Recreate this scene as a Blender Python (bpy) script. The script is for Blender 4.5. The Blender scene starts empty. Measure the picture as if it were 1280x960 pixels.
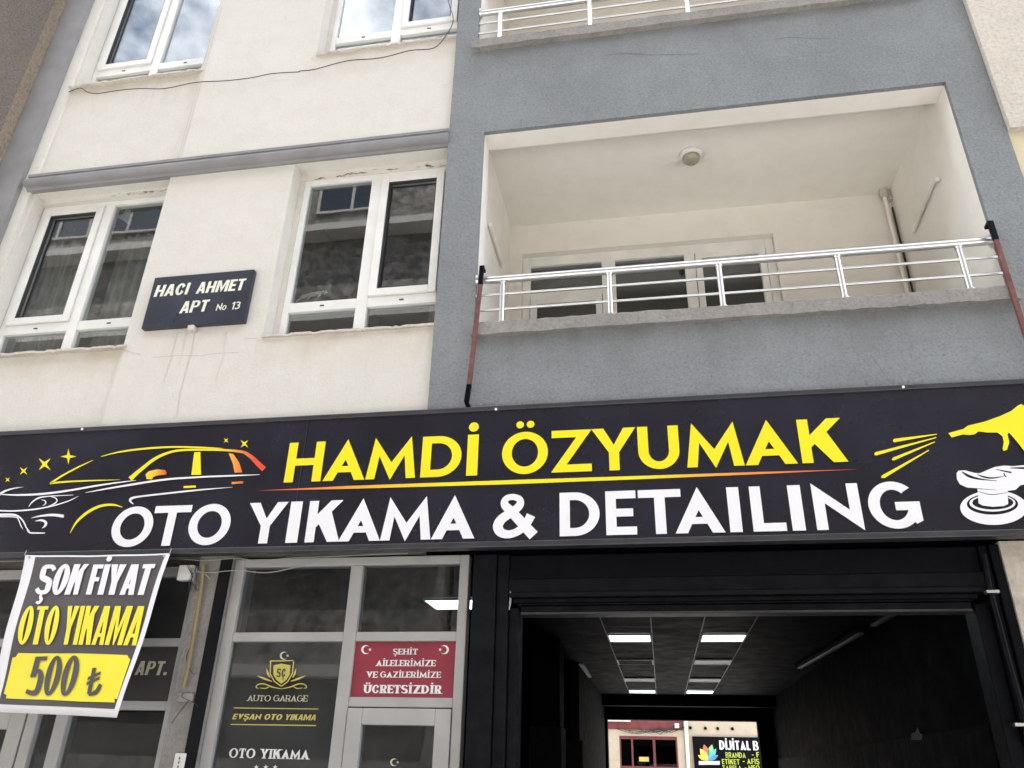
import bpy, bmesh, math, random
from mathutils import Vector, Matrix
from mathutils.geometry import delaunay_2d_cdt
R_ = math.radians
random.seed(7)
SC = bpy.context.scene
COL = SC.collection

# ------------------------------------------------------------------ camera
F_PX = 979.04
PITCH, YAW, ROLL = R_(26.5016), R_(-10.4085), R_(1.4779)
CAM = Vector((0, -4.4, 1.6))
fwd = Vector((math.sin(YAW)*math.cos(PITCH), math.cos(YAW)*math.cos(PITCH), math.sin(PITCH)))
rgt0 = Vector((math.cos(YAW), -math.sin(YAW), 0)); up0 = rgt0.cross(fwd)
rgt = math.cos(ROLL)*rgt0 + math.sin(ROLL)*up0
upv = -math.sin(ROLL)*rgt0 + math.cos(ROLL)*up0
cam_d = bpy.data.cameras.new("camera")
cam = bpy.data.objects.new("camera", cam_d); COL.objects.link(cam)
M4 = Matrix((rgt, upv, -fwd)).transposed().to_4x4(); M4.translation = CAM
cam.matrix_world = M4
cam_d.sensor_width = 36; cam_d.lens = F_PX/1280*36
cam_d.clip_start = 0.05; cam_d.clip_end = 1000
SC.camera = cam

# ------------------------------------------------------------------ world, sun, exposure
SUN_EL, SUN_AZ = R_(68), R_(28)       # the sun stands behind the building: its street front is in shade
w = bpy.data.worlds.new("World"); SC.world = w; w.use_nodes = True
nt = w.node_tree; nt.nodes.clear()
out = nt.nodes.new("ShaderNodeOutputWorld"); bg = nt.nodes.new("ShaderNodeBackground")
sky = nt.nodes.new("ShaderNodeTexSky"); sky.sky_type = 'NISHITA'; sky.sun_disc = False
sky.sun_elevation = SUN_EL; sky.sun_rotation = SUN_AZ
sky.air_density = 1.0; sky.dust_density = 1.5
tc = nt.nodes.new("ShaderNodeTexCoord")
mp = nt.nodes.new("ShaderNodeMapping"); mp.inputs['Scale'].default_value = (1, 1, 1.6); mp.inputs['Location'].default_value = (.35, .1, .2)
ns = nt.nodes.new("ShaderNodeTexNoise"); ns.inputs['Scale'].default_value = 2.6; ns.inputs['Detail'].default_value = 9; ns.inputs['Roughness'].default_value = .58
rp = nt.nodes.new("ShaderNodeValToRGB"); rp.color_ramp.elements[0].position = .44; rp.color_ramp.elements[1].position = .60
mx = nt.nodes.new("ShaderNodeMixRGB"); mx.inputs[2].default_value = (17, 17.2, 17.6, 1)
nt.links.new(tc.outputs['Generated'], mp.inputs['Vector']); nt.links.new(mp.outputs[0], ns.inputs['Vector'])
nt.links.new(ns.outputs['Fac'], rp.inputs[0]); nt.links.new(rp.outputs[0], mx.inputs[0])
nt.links.new(sky.outputs[0], mx.inputs[1]); nt.links.new(mx.outputs[0], bg.inputs[0])
bg.inputs[1].default_value = 0.095
nt.links.new(bg.outputs[0], out.inputs[0])
sl = bpy.data.lights.new("sun", 'SUN'); sl.energy = 5.0; sl.angle = R_(.5); sl.color = (1, .965, .91)
so = bpy.data.objects.new("sun", sl); COL.objects.link(so)
sd = Vector((math.sin(SUN_AZ)*math.cos(SUN_EL), math.cos(SUN_AZ)*math.cos(SUN_EL), math.sin(SUN_EL)))
so.rotation_euler = sd.to_track_quat('Z', 'Y').to_euler(); so.location = (0, 0, 40)
SC.view_settings.view_transform = 'Standard'; SC.view_settings.look = 'None'
SC.view_settings.exposure = 1.95; SC.view_settings.gamma = 1
SC.cycles.max_bounces = 10; SC.cycles.transparent_max_bounces = 16
SC.cycles.use_denoising = True

# ------------------------------------------------------------------ geometry helpers
def ray(px, py):
    return rgt*((px-640)/F_PX) + upv*(-(py-480)/F_PX) + fwd
def at(px, py, Y=None, Z=None, X=None):
    d = ray(px, py)
    t = (Y-CAM.y)/d.y if Y is not None else (Z-CAM.z)/d.z if Z is not None else (X-CAM.x)/d.x
    return CAM + t*d
def x_of(px, Y, Z):
    q = Vector((0, Y, Z))-CAM; k = (px-640)/F_PX
    a = rgt - k*fwd                     # dot((X,..), a) = 0
    return -(q.dot(a))/a.x

FLAT = set()
def mesh_obj(name, bm, mat, parent=None, smooth=False, bevel=0):
    me = bpy.data.meshes.new(name)
    if id(bm) in FLAT: FLAT.discard(id(bm))
    else: bmesh.ops.recalc_face_normals(bm, faces=bm.faces)
    bm.to_mesh(me); bm.free()
    for m in (mat if isinstance(mat, (list, tuple)) else [mat]): me.materials.append(m)
    o = bpy.data.objects.new(name, me); COL.objects.link(o)
    if smooth:
        for p in me.polygons: p.use_smooth = True
    if bevel:
        b = o.modifiers.new("bevel", 'BEVEL'); b.width = bevel; b.segments = 2; b.limit_method = 'ANGLE'
    if parent is not None:
        o.parent = parent
        o.matrix_parent_inverse = Matrix.Translation(-parent_loc(parent))
    return o
def parent_loc(p):
    v = p.location.copy()
    if p.parent is not None: v = Vector((0, 0, 0)) if False else p.matrix_parent_inverse.translation + p.location + parent_loc(p.parent)
    return v
def thing(name, label, cat, loc=(0, 0, 0), group=None):
    o = bpy.data.objects.new(name, None); COL.objects.link(o); o.location = loc
    o.empty_display_size = .2
    return tag(o, label, cat, group)
def tag(o, label, cat, group=None):
    o['label'] = label; o['category'] = cat
    if group: o['group'] = group
    return o
def structure(o):
    o['kind'] = 'structure'; return o

def box(bm, x0, x1, y0, y1, z0, z1, mi=0):
    v = [bm.verts.new(p) for p in ((x0,y0,z0),(x1,y0,z0),(x1,y1,z0),(x0,y1,z0),(x0,y0,z1),(x1,y0,z1),(x1,y1,z1),(x0,y1,z1))]
    for f in ((0,1,5,4),(1,2,6,5),(2,3,7,6),(3,0,4,7),(4,5,6,7),(3,2,1,0)):
        bm.faces.new([v[i] for i in f]).material_index = mi
    return v
def boxes(*bs):
    bm = bmesh.new()
    for b in bs: box(bm, *b)
    return bm
def bar(bm, a, b, wd, dp=None, n=Vector((0, -1, 0))):
    a, b = Vector(a), Vector(b); dp = dp or wd
    d = (b-a).normalized(); s = d.cross(n).normalized(); u = s.cross(d).normalized()
    vs = [bm.verts.new(p + s*i*wd/2 + u*j*dp/2) for p in (a, b) for i, j in ((-1,-1),(1,-1),(1,1),(-1,1))]
    for f in ((0,1,2,3),(7,6,5,4),(0,4,5,1),(1,5,6,2),(2,6,7,3),(3,7,4,0)): bm.faces.new([vs[i] for i in f])
def tube(bm, pts, r, seg=10, cap=True):
    pts = [Vector(p) for p in pts]; rings = []
    prev = None
    for i, p in enumerate(pts):
        d = (pts[min(i+1, len(pts)-1)]-pts[max(i-1, 0)]).normalized()
        if prev is None:
            a = d.cross(Vector((0, 0, 1)))
            if a.length < .1: a = d.cross(Vector((0, 1, 0)))
        else:
            a = prev - d*prev.dot(d)
        a.normalize(); prev = a; b = d.cross(a)
        rr = r[i] if isinstance(r, (list, tuple)) else r
        rings.append([bm.verts.new(p + (a*math.cos(t) + b*math.sin(t))*rr) for t in [2*math.pi*k/seg for k in range(seg)]])
    for A, B in zip(rings, rings[1:]):
        for k in range(seg):
            f = bm.faces.new((A[k], A[(k+1) % seg], B[(k+1) % seg], B[k])); f.smooth = True
    if cap:
        bm.faces.new([bm.verts.new(v.co) for v in rings[0][::-1]]); bm.faces.new([bm.verts.new(v.co) for v in rings[-1]])
def wall_grid(bm, x0, x1, z0, z1, y, holes, depth, back=False, step=None):
    """front face at y with openings and their reveals going back by depth"""
    xs = sorted({x0, x1, *[h[0] for h in holes], *[h[1] for h in holes]}); zs = sorted({z0, z1, *[h[2] for h in holes], *[h[3] for h in holes]})
    xs = [x for x in xs if x0 <= x <= x1]; zs = [z for z in zs if z0 <= z <= z1]
    V = {}
    def v(x, yy, z):
        k = (round(x, 4), round(yy, 4), round(z, 4))
        if k not in V: V[k] = bm.verts.new(k)
        return V[k]
    inside = lambda x, z: any(h[0] < x < h[1] and h[2] < z < h[3] for h in holes)
    for a, b in zip(xs, xs[1:]):
        for c, d in zip(zs, zs[1:]):
            if not inside((a+b)/2, (c+d)/2):
                bm.faces.new((v(a,y,c), v(b,y,c), v(b,y,d), v(a,y,d)))
    yb = y+depth
    for h in holes:
        a, b, c, d = h
        for p, q in (((a,c),(b,c)), ((b,c),(b,d)), ((b,d),(a,d)), ((a,d),(a,c))):
            bm.faces.new((v(p[0],y,p[1]), v(q[0],y,q[1]), v(q[0],yb,q[1]), v(p[0],yb,p[1])))
    # outer returns
    for p, q in (((x0,z0),(x1,z0)), ((x1,z0),(x1,z1)), ((x1,z1),(x0,z1)), ((x0,z1),(x0,z0))):
        bm.faces.new((v(q[0],y,q[1]), v(p[0],y,p[1]), v(p[0],yb,p[1]), v(q[0],yb,q[1])))
def poly_prism(bm, pts, y0, y1):
    """pts: (x,z) outline"""
    A = [bm.verts.new((x, y0, z)) for x, z in pts]; B = [bm.verts.new((x, y1, z)) for x, z in pts]
    bm.faces.new(A); bm.faces.new(B[::-1])
    n = len(pts)
    for i in range(n): bm.faces.new((A[i], B[i], B[(i+1) % n], A[(i+1) % n]))

# ------------------------------------------------------------------ materials
def new_mat(name):
    m = bpy.data.materials.new(name); m.use_nodes = True
    n = m.node_tree; n.nodes.clear()
    o = n.nodes.new("ShaderNodeOutputMaterial"); b = n.nodes.new("ShaderNodeBsdfPrincipled")
    n.links.new(b.outputs[0], o.inputs[0])
    return m, n, b, o
def N(n, t, **kw):
    k = n.nodes.new(t)
    for a, v in kw.items():
        if a in k.inputs: k.inputs[a].default_value = v
        else: setattr(k, a, v)
    return k
def c4(c): return (c[0], c[1], c[2], 1)
def noise(n, vec, scale, detail=4, rough=.55):
    k = N(n, "ShaderNodeTexNoise", Scale=scale, Detail=detail, Roughness=rough); n.links.new(vec, k.inputs['Vector']); return k.outputs['Fac']
def ramp(n, fac, p0, p1, c0=(0,0,0), c1=(1,1,1)):
    k = n.nodes.new("ShaderNodeValToRGB"); e = k.color_ramp.elements
    e[0].position = p0; e[1].position = p1; e[0].color = c4(c0); e[1].color = c4(c1); n.links.new(fac, k.inputs[0]); return k.outputs[0]
def mixc(n, fac, a, b, mode='MIX'):
    k = n.nodes.new("ShaderNodeMixRGB"); k.blend_type = mode
    for i, v in ((0, fac), (1, a), (2, b)):
        if isinstance(v, (int, float)): k.inputs[i].default_value = v
        elif isinstance(v, tuple): k.inputs[i].default_value = c4(v)
        else: n.links.new(v, k.inputs[i])
    return k.outputs[0]
def math_(n, op, a, b=None, clamp=False):
    k = n.nodes.new("ShaderNodeMath"); k.operation = op; k.use_clamp = clamp
    for i, v in ((0, a), (1, b)):
        if v is None: continue
        if isinstance(v, (int, float)): k.inputs[i].default_value = v
        else: n.links.new(v, k.inputs[i])
    return k.outputs[0]
def pos(n, sc=(1, 1, 1)):
    g = n.nodes.new("ShaderNodeNewGeometry"); m = N(n, "ShaderNodeMapping"); m.inputs['Scale'].default_value = sc
    n.links.new(g.outputs['Position'], m.inputs['Vector']); return m.outputs[0]
def bump(n, b, h, strength, dist=.01):
    k = N(n, "ShaderNodeBump", Strength=strength, Distance=dist); n.links.new(h, k.inputs['Height']); n.links.new(k.outputs[0], b.inputs['Normal'])

def paint(name, col, rough=.5, metal=0, var=.12, scale=6, bmp=0, bscale=80, spec=.5, coat=0):
    m, n, b, o = new_mat(name); p = pos(n)
    f = noise(n, p, scale, 5)
    d = tuple(c*(1-var) for c in col); l = tuple(min(1, c*(1+var)) for c in col)
    c = ramp(n, f, .3, .7, d, l); n.links.new(c, b.inputs['Base Color'])
    rr = ramp(n, noise(n, p, scale*2.3), .3, .7, (rough*.85,)*3, (min(1, rough*1.15),)*3); n.links.new(rr, b.inputs['Roughness'])
    b.inputs['Metallic'].default_value = metal; b.inputs['Specular IOR Level'].default_value = spec
    if bmp: bump(n, b, noise(n, p, bscale, 3), bmp, .004)
    return m
def stucco(name, col, dirt, fine=70, bstr=.35, mott=.1, speck=.12, streak=.25, runs=(), stain_shade_col=(.46,.38,.27), stain_shade_amt=.6):
    """rendered wall: mottled colour, fine grain, rain streaks, relief"""
    m, n, b, o = new_mat(name); p = pos(n)
    big = noise(n, p, .9, 6, .6); mid = noise(n, p, 5.5, 6, .62); fi = noise(n, p, fine, 3, .6); fi2 = noise(n, p, fine*.42, 4, .7)
    c = mixc(n, ramp(n, big, .38, .68), col, tuple(x*(1-mott) for x in col))
    c = mixc(n, ramp(n, mid, .45, .75), c, mixc(n, .45, c, dirt))
    st = noise(n, pos(n, (9, 9, .35)), 1.0, 5, .65)
    c = mixc(n, math_(n, 'MULTIPLY', ramp(n, st, .55, .8), streak), c, dirt)
    c = mixc(n, math_(n, 'MULTIPLY', ramp(n, fi, .52, .74), speck*2.2), c, tuple(x*.45 for x in col))
    c = mixc(n, math_(n, 'MULTIPLY', ramp(n, fi, .26, .48, (1,1,1), (0,0,0)), speck), c, tuple(min(1, x*1.5) for x in col))
    if runs:          # stains washed down from sills; under ledges rain streaks with ledge shade painted in
        g = n.nodes.new("ShaderNodeNewGeometry"); sp = n.nodes.new("ShaderNodeSeparateXYZ"); n.links.new(g.outputs['Position'], sp.inputs[0])
        rg = noise(n, pos(n, (14, 14, .25)), 1.0, 4, .6); rb = noise(n, p, 3.2, 4, .6)
        for zt_, ln, *xr in runs:
            d = math_(n, 'DIVIDE', math_(n, 'SUBTRACT', zt_, sp.outputs[2]), ln)                  # 0 at the sill, 1 at the end of the run
            up_ = math_(n, 'MULTIPLY', math_(n, 'GREATER_THAN', d, -.03), math_(n, 'SUBTRACT', 1.0, math_(n, 'DIVIDE', d, math_(n, 'ADD', rg, .12)), True))
            k_ = math_(n, 'MULTIPLY', up_, math_(n, 'MULTIPLY', ramp(n, rb, .3, .65), stain_shade_amt), True)
            if xr:
                ins = None
                for xa, xb in xr:
                    w_ = math_(n, 'MULTIPLY', math_(n, 'GREATER_THAN', sp.outputs[0], xa), math_(n, 'LESS_THAN', sp.outputs[0], xb)); ins = w_ if ins is None else math_(n, 'ADD', ins, w_, True)
                k_ = math_(n, 'MULTIPLY', k_, ins)
            c = mixc(n, k_, c, stain_shade_col)
    n.links.new(c, b.inputs['Base Color']); b.inputs['Roughness'].default_value = .9; b.inputs['Specular IOR Level'].default_value = .2
    h = math_(n, 'ADD', math_(n, 'MULTIPLY', fi, .6), math_(n, 'ADD', math_(n, 'MULTIPLY', fi2, 1.0), math_(n, 'MULTIPLY', mid, 1.6)))
    bump(n, b, h, bstr, .012)
    return m
def glass(name, f0=.09, tint=(.8, .84, .84), rough=0.0, grime=.0):
    m, n, b, o = new_mat(name); n.nodes.remove(b)
    lw = N(n, "ShaderNodeLayerWeight", Blend=.5)
    f5 = math_(n, 'POWER', lw.outputs['Facing'], 4.0)
    fr = math_(n, 'ADD', math_(n, 'MULTIPLY', f5, 1-f0), f0, True)
    t = N(n, "ShaderNodeBsdfTransparent"); t.inputs[0].default_value = c4(tint)
    g = N(n, "ShaderNodeBsdfGlossy"); g.inputs['Roughness'].default_value = rough; g.inputs['Color'].default_value = (.95, .97, 1, 1)
    h = noise(n, pos(n), 2.2, 2); k = N(n, "ShaderNodeBump", Strength=.012, Distance=.02); n.links.new(h, k.inputs['Height']); n.links.new(k.outputs[0], g.inputs['Normal'])
    mx = n.nodes.new("ShaderNodeMixShader"); n.links.new(fr, mx.inputs[0]); n.links.new(t.outputs[0], mx.inputs[1]); n.links.new(g.outputs[0], mx.inputs[2])
    last = mx
    if grime:
        d = N(n, "ShaderNodeBsdfDiffuse"); d.inputs[0].default_value = (.45, .43, .4, 1)
        m2 = n.nodes.new("ShaderNodeMixShader")
        n.links.new(math_(n, 'MULTIPLY', ramp(n, noise(n, pos(n), 3.5, 7, .65), .35, .8), grime), m2.inputs[0])
        n.links.new(mx.outputs[0], m2.inputs[1]); n.links.new(d.outputs[0], m2.inputs[2]); last = m2
    n.links.new(last.outputs[0], o.inputs[0])
    return m
def emit(name, col, s):
    m, n, b, o = new_mat(name); b.inputs['Base Color'].default_value = c4(col)
    b.inputs['Emission Color'].default_value = c4(col); b.inputs['Emission Strength'].default_value = s
    return m
def ramp_x(name, stops, rough=.4):
    """a printed colour run across the panel, in metres along the wall"""
    m, n, b, o = new_mat(name)
    g = n.nodes.new("ShaderNodeNewGeometry"); s = n.nodes.new("ShaderNodeSeparateXYZ"); n.links.new(g.outputs['Position'], s.inputs[0])
    x0, x1 = stops[0][0], stops[-1][0]
    f = math_(n, 'DIVIDE', math_(n, 'SUBTRACT', s.outputs[0], x0), x1-x0)
    k = n.nodes.new("ShaderNodeValToRGB"); e = k.color_ramp.elements
    while len(e) < len(stops): e.new(.5)
    for i, (x, c) in enumerate(stops): e[i].position = (x-x0)/(x1-x0); e[i].color = c4(c)
    n.links.new(f, k.inputs[0]); n.links.new(k.outputs[0], b.inputs['Base Color']); b.inputs['Roughness'].default_value = rough
    return m

YEL = (.86, .72, .012); RED = (.75, .07, .03)
M = {}
M['cream'] = stucco('cream_render', (.645, .622, .572), (.57, .53, .465), 60, .36, .05, .05, .14, ((4.285, .42, (-4.96, -3.66), (-2.64, -1.3)), (7.08, .42, (-4.96, -3.66), (-2.64, -1.3))))
M['cream_in'] = stucco('balcony_render', (.82, .79, .725), (.70, .66, .59), 70, .12, .04, .02, .06)
M['grey'] = stucco('grey_render', (.252, .267, .275), (.19, .202, .209), 62, 1.0, .2, .22, .25, ((4.165, .5, (-1.05, 2.2)), (6.855, .5, (-1.18, 2.2))), (.16, .162, .16), .7)  # rain streaks and the ledges' shadow painted into the grey below them
M['greypaint'] = paint('grey_trim_paint', (.225, .222, .224), .65, 0, .12, 4, .25, 60)
M['concrete'] = stucco('ledge_concrete', (.30, .285, .265), (.15, .14, .13), 45, .8, .2, .25, .5)
M['brown'] = stucco('brown_pebbledash', (.155, .135, .115), (.10, .088, .075), 48, 1.0, .15, .5, .15)
M['brown_lit'] = stucco('brown_pebbledash_lit', (.25, .205, .155), (.16, .13, .10), 48, 1.0, .15, .4, .15)  # same brown pebbledash, sky light on the side face painted into the colour
M['white_dash'] = stucco('white_pebbledash', (.60, .55, .48), (.46, .42, .36), 40, 1.0, .1, .22, .1)
M['yellow_wall'] = stucco('yellow_render', (.62, .54, .38), (.45, .38, .26), 60, .3, .08, .05, .2)
M['pvc'] = paint('window_plastic', (.74, .735, .705), .38, 0, .06, 5)
M['pvc_old'] = paint('aged_window_plastic', (.80, .78, .74), .45, 0, .1, 5)
M['alu'] = paint('shopfront_aluminium', (.36, .35, .335), .45, .1, .1, 4)
M['sillstone'] = stucco('sill_stone', (.60, .56, .49), (.36, .31, .26), 60, .5, .15, .2, .3)
M['steel'] = paint('polished_steel', (.74, .74, .73), .33, 1, .06, 8)
M['black'] = paint('black_metal_paint', (.0025, .003, .0045), .42, 0, .35, 7, .15, 120, spec=.1)
M['black_dust'] = paint('dusty_black_paint', (.005, .0055, .007), .6, 0, .5, 9, .3, 150, spec=.1)
M['trim'] = paint('sign_frame_metal', (.055, .055, .06), .4, .5, .2, 6)
M['vinyl'] = paint('sign_vinyl', (.0105, .010, .019), .26, 0, .5, 1.6, 0, 1.1, .5)
M['yel'] = paint('yellow_vinyl', YEL, .38, 0, .015, 2); M['wht'] = paint('white_vinyl', (.80, .80, .81), .38, 0, .015, 2)
M['rust'] = paint('red_oxide_steel', (.15, .058, .05), .75, 0, .35, 14, .3)
M['wire'] = paint('black_cable', (.03, .032, .03), .6); M['wire_grey'] = paint('grey_cable', (.35, .34, .32), .6)
M['glass'] = glass('window_glass', .115, (.80, .83, .82)); M['shopglass'] = glass('shop_glass', .05, (.72, .75, .76), 0, .05)
M['dirty_glass'] = glass('balcony_glass', .12, (.70, .72, .72))
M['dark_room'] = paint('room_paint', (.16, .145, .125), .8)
M['curtain'] = paint('curtain_cloth', (.36, .34, .31), .9, 0, .15, 12); M['lace'] = paint('white_cloth', (.75, .75, .73), .9)
M['navy'] = paint('name_plate_paint', (.022, .026, .042), .32, 0, .25, 5)
M['plate_txt'] = paint('name_plate_letters', (.72, .72, .60), .5)
M['led'] = emit('led_panel_lit', (.86, 1, .98), 1.7); M['led_dim'] = paint('led_panel_off', (.55, .58, .57), .4)
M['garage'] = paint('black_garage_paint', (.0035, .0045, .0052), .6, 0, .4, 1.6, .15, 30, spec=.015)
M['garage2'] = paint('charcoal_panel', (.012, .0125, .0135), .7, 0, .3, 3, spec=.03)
M['gline'] = paint('ceiling_grid', (.03, .032, .033), .5)
M['asphalt'] = paint('street_paving_blocks', (.41, .405, .395), .9, 0, .25, 3, .5, 90); M['paving'] = paint('paving', (.45, .44, .425), .85, 0, .2, 2, .4, 40)
M['screed'] = paint('garage_floor_screed', (.10, .10, .105), .5, 0, .3, 2)
M['gold'] = paint('gold_foil', (.50, .43, .10), .5, 0, .08); M['gold_pale'] = paint('pale_gold_foil', (.50, .47, .33), .5, 0, .08)
M['redpanel'] = paint('red_notice_vinyl', (.24, .022, .04), .42, 0, .08); M['notice_txt'] = paint('notice_print', (.72, .70, .69), .5)
M['poster_dark'] = paint('poster_dark_print', (.075, .066, .066), .5, 0, .06, 3); M['poster_white'] = paint('poster_white', (.80, .79, .80), .5, 0, .02)
M['poster_yel'] = paint('poster_yellow', (.86, .74, .045), .5, 0, .02)
M['grimewall'] = stucco('grimy_grey_wall', (.27, .255, .24), (.13, .12, .11), 50, .6, .2, .2, .6)
M['pipe_yel'] = paint('yellow_gas_pipe', (.23, .18, .075), .65); M['white_plastic'] = paint('white_plastic', (.68, .67, .63), .45)
M['dark_mark'] = paint('bare_dark_patch', (.10, .085, .07), .9); M['stain'] = paint('rain_stain', (.55, .515, .46), .95, 0, .1)
M['crack'] = paint('hairline_crack', (.38, .34, .28), .95)
M['oppbrick'] = stucco('dark_opposite_wall', (.17, .155, .14), (.06, .055, .05), 5.5, 1.0, .35, .8, .3)
M['oppslab'] = paint('opposite_slab', (.30, .28, .26), .8); M['opplow'] = stucco('opposite_ground_floor', (.22, .205, .19), (.1, .09, .08), 4, .4, .4, .4, .4)
M['redshop'] = paint('red_shopfront_paint', (.15, .03, .032), .5, 0, .2); M['beige'] = stucco('beige_render', (.48, .41, .32), (.36, .28, .19), 30, .3, .1, .1, .3)
M['dusk_glass'] = glass('far_shop_glass', .08, (.5, .52, .52)); M['lime'] = paint('lime_print', (.36, .42, .05), .5)
for k, c in dict(petal_a=(.75,.12,.08), petal_b=(.85,.45,.06), petal_c=(.80,.68,.10), petal_d=(.10,.45,.45), petal_e=(.08,.25,.45), petal_f=(.25,.5,.2)).items(): M[k] = paint(k, c, .5)

# ------------------------------------------------------------------ flat lettering: outlines -> clean triangles
def region(ops):
    """ops: list of (sign, polygon); later entries win. Returns (verts2d, faces)"""
    vs, es, fs = [], [], []
    for _, p in ops:
        b = len(vs); q = [Vector((x, y)) for x, y in p]
        a = sum(q[i].x*q[(i+1) % len(q)].y - q[(i+1) % len(q)].x*q[i].y for i in range(len(q)))
        if a < 0: q.reverse()
        vs += q; fs.append(list(range(b, b+len(q))))
    V, E_, Fc, _, _, FO = delaunay_2d_cdt(vs, es, fs, 1, 1e-5)
    keep = [f for f, o in zip(Fc, FO) if o and ops[max(o)][0] > 0]
    return V, keep
def flat(name, regs, fn, mat, parent, flip=True):
    """several regions mapped to 3D by fn(x, y) into one mesh"""
    bm = bmesh.new(); cache = {}
    for V, Fc in regs:
        cache = {}
        for f in Fc:
            vv = []
            for i in f:
                if i not in cache: cache[i] = bm.verts.new(fn(V[i][0], V[i][1]))
                vv.append(cache[i])
            try: bm.faces.new(vv)
            except ValueError: pass
    bm.normal_update()
    for f in bm.faces:
        if f.normal.y > 0: f.normal_flip()
    FLAT.add(id(bm))
    return mesh_obj(name, bm, mat, parent)
def rect(x0, y0, x1, y1): return [(x0,y0),(x1,y0),(x1,y1),(x0,y1)]
def ell(cx, cy, rx, ry, n=40, a0=0, a1=360):
    full = abs(a1-a0) >= 360; k = n if full else n+1
    return [(cx+rx*math.cos(R_(a0+(a1-a0)*i/n)), cy+ry*math.sin(R_(a0+(a1-a0)*i/n))) for i in range(k)]
def catmull(pts, n=8):
    if len(pts) < 3: return [tuple(map(float, p)) for p in pts]
    P = [pts[0]] + list(pts) + [pts[-1]]; o = []
    for i in range(1, len(P)-2):
        for k in range(n):
            t = k/n
            o.append(tuple(.5*(2*P[i][d] + (P[i+1][d]-P[i-1][d])*t + (2*P[i-1][d]-5*P[i][d]+4*P[i+1][d]-P[i+2][d])*t*t + (3*P[i][d]-P[i-1][d]-3*P[i+1][d]+P[i+2][d])*t**3) for d in range(len(P[i]))))
    o.append(tuple(map(float, pts[-1]))); return o
def ribbon(pts, wd, smooth=True, n=8):
    """a list of quads following a path; wd a number or a list per point"""
    W = wd if isinstance(wd, (list, tuple)) else [wd]*len(pts)
    c = [(p[0], p[1], q) for p, q in zip(pts, W)]
    c = catmull(c, n) if smooth else c
    L, Rr = [], []
    for i, p in enumerate(c):
        a = c[max(i-1, 0)]; b = c[min(i+1, len(c)-1)]
        dx, dy = b[0]-a[0], b[1]-a[1]; l = math.hypot(dx, dy) or 1
        nx, ny = -dy/l*p[2]/2, dx/l*p[2]/2
        L.append((p[0]+nx, p[1]+ny)); Rr.append((p[0]-nx, p[1]-ny))
    return [[L[i], L[i+1], Rr[i+1], Rr[i]] for i in range(len(c)-1) if c[i][2]+c[i+1][2] > 1e-6]

FEET = {'H':[(0,0),(0,1),(1,0),(1,1)],'I':[(0,0),(0,1)],'İ':[(0,0),(0,1)],'E':[(0,0),(0,1)],'T':[(.5,0)],'A':[(0,0),(1,0)],'L':[(0,0),(0,1)],'R':[(0,0),(0,1),(1,0)],'M':[(0,0),(1,0)],'V':[(0,1),(1,1)],'U':[(0,1),(1,1)],'Ü':[(0,1),(1,1)],'D':[(0,0),(0,1)],'K':[(0,0),(0,1),(1,0),(1,1)],'Y':[(.5,0),(0,1),(1,1)],'N':[(0,0),(0,1),(1,1)],'P':[(0,0),(0,1)],'B':[(0,0),(0,1)],'F':[(0,0),(0,1)]}
WID = {'I':None,'İ':None,'1':.42,'.':None,' ':.36,'E':.55,'F':.52,'L':.5,'T':.62,'S':.6,'Ş':.6,'P':.6,'R':.64,'B':.62,'M':.95,'A':.74,'&':.8,'-':.36,'o':.6,'O':.84,'Ö':.84,'G':.82,'C':.72,'Ç':.72,'N':.76,'V':.72,'J':.5}
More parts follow.
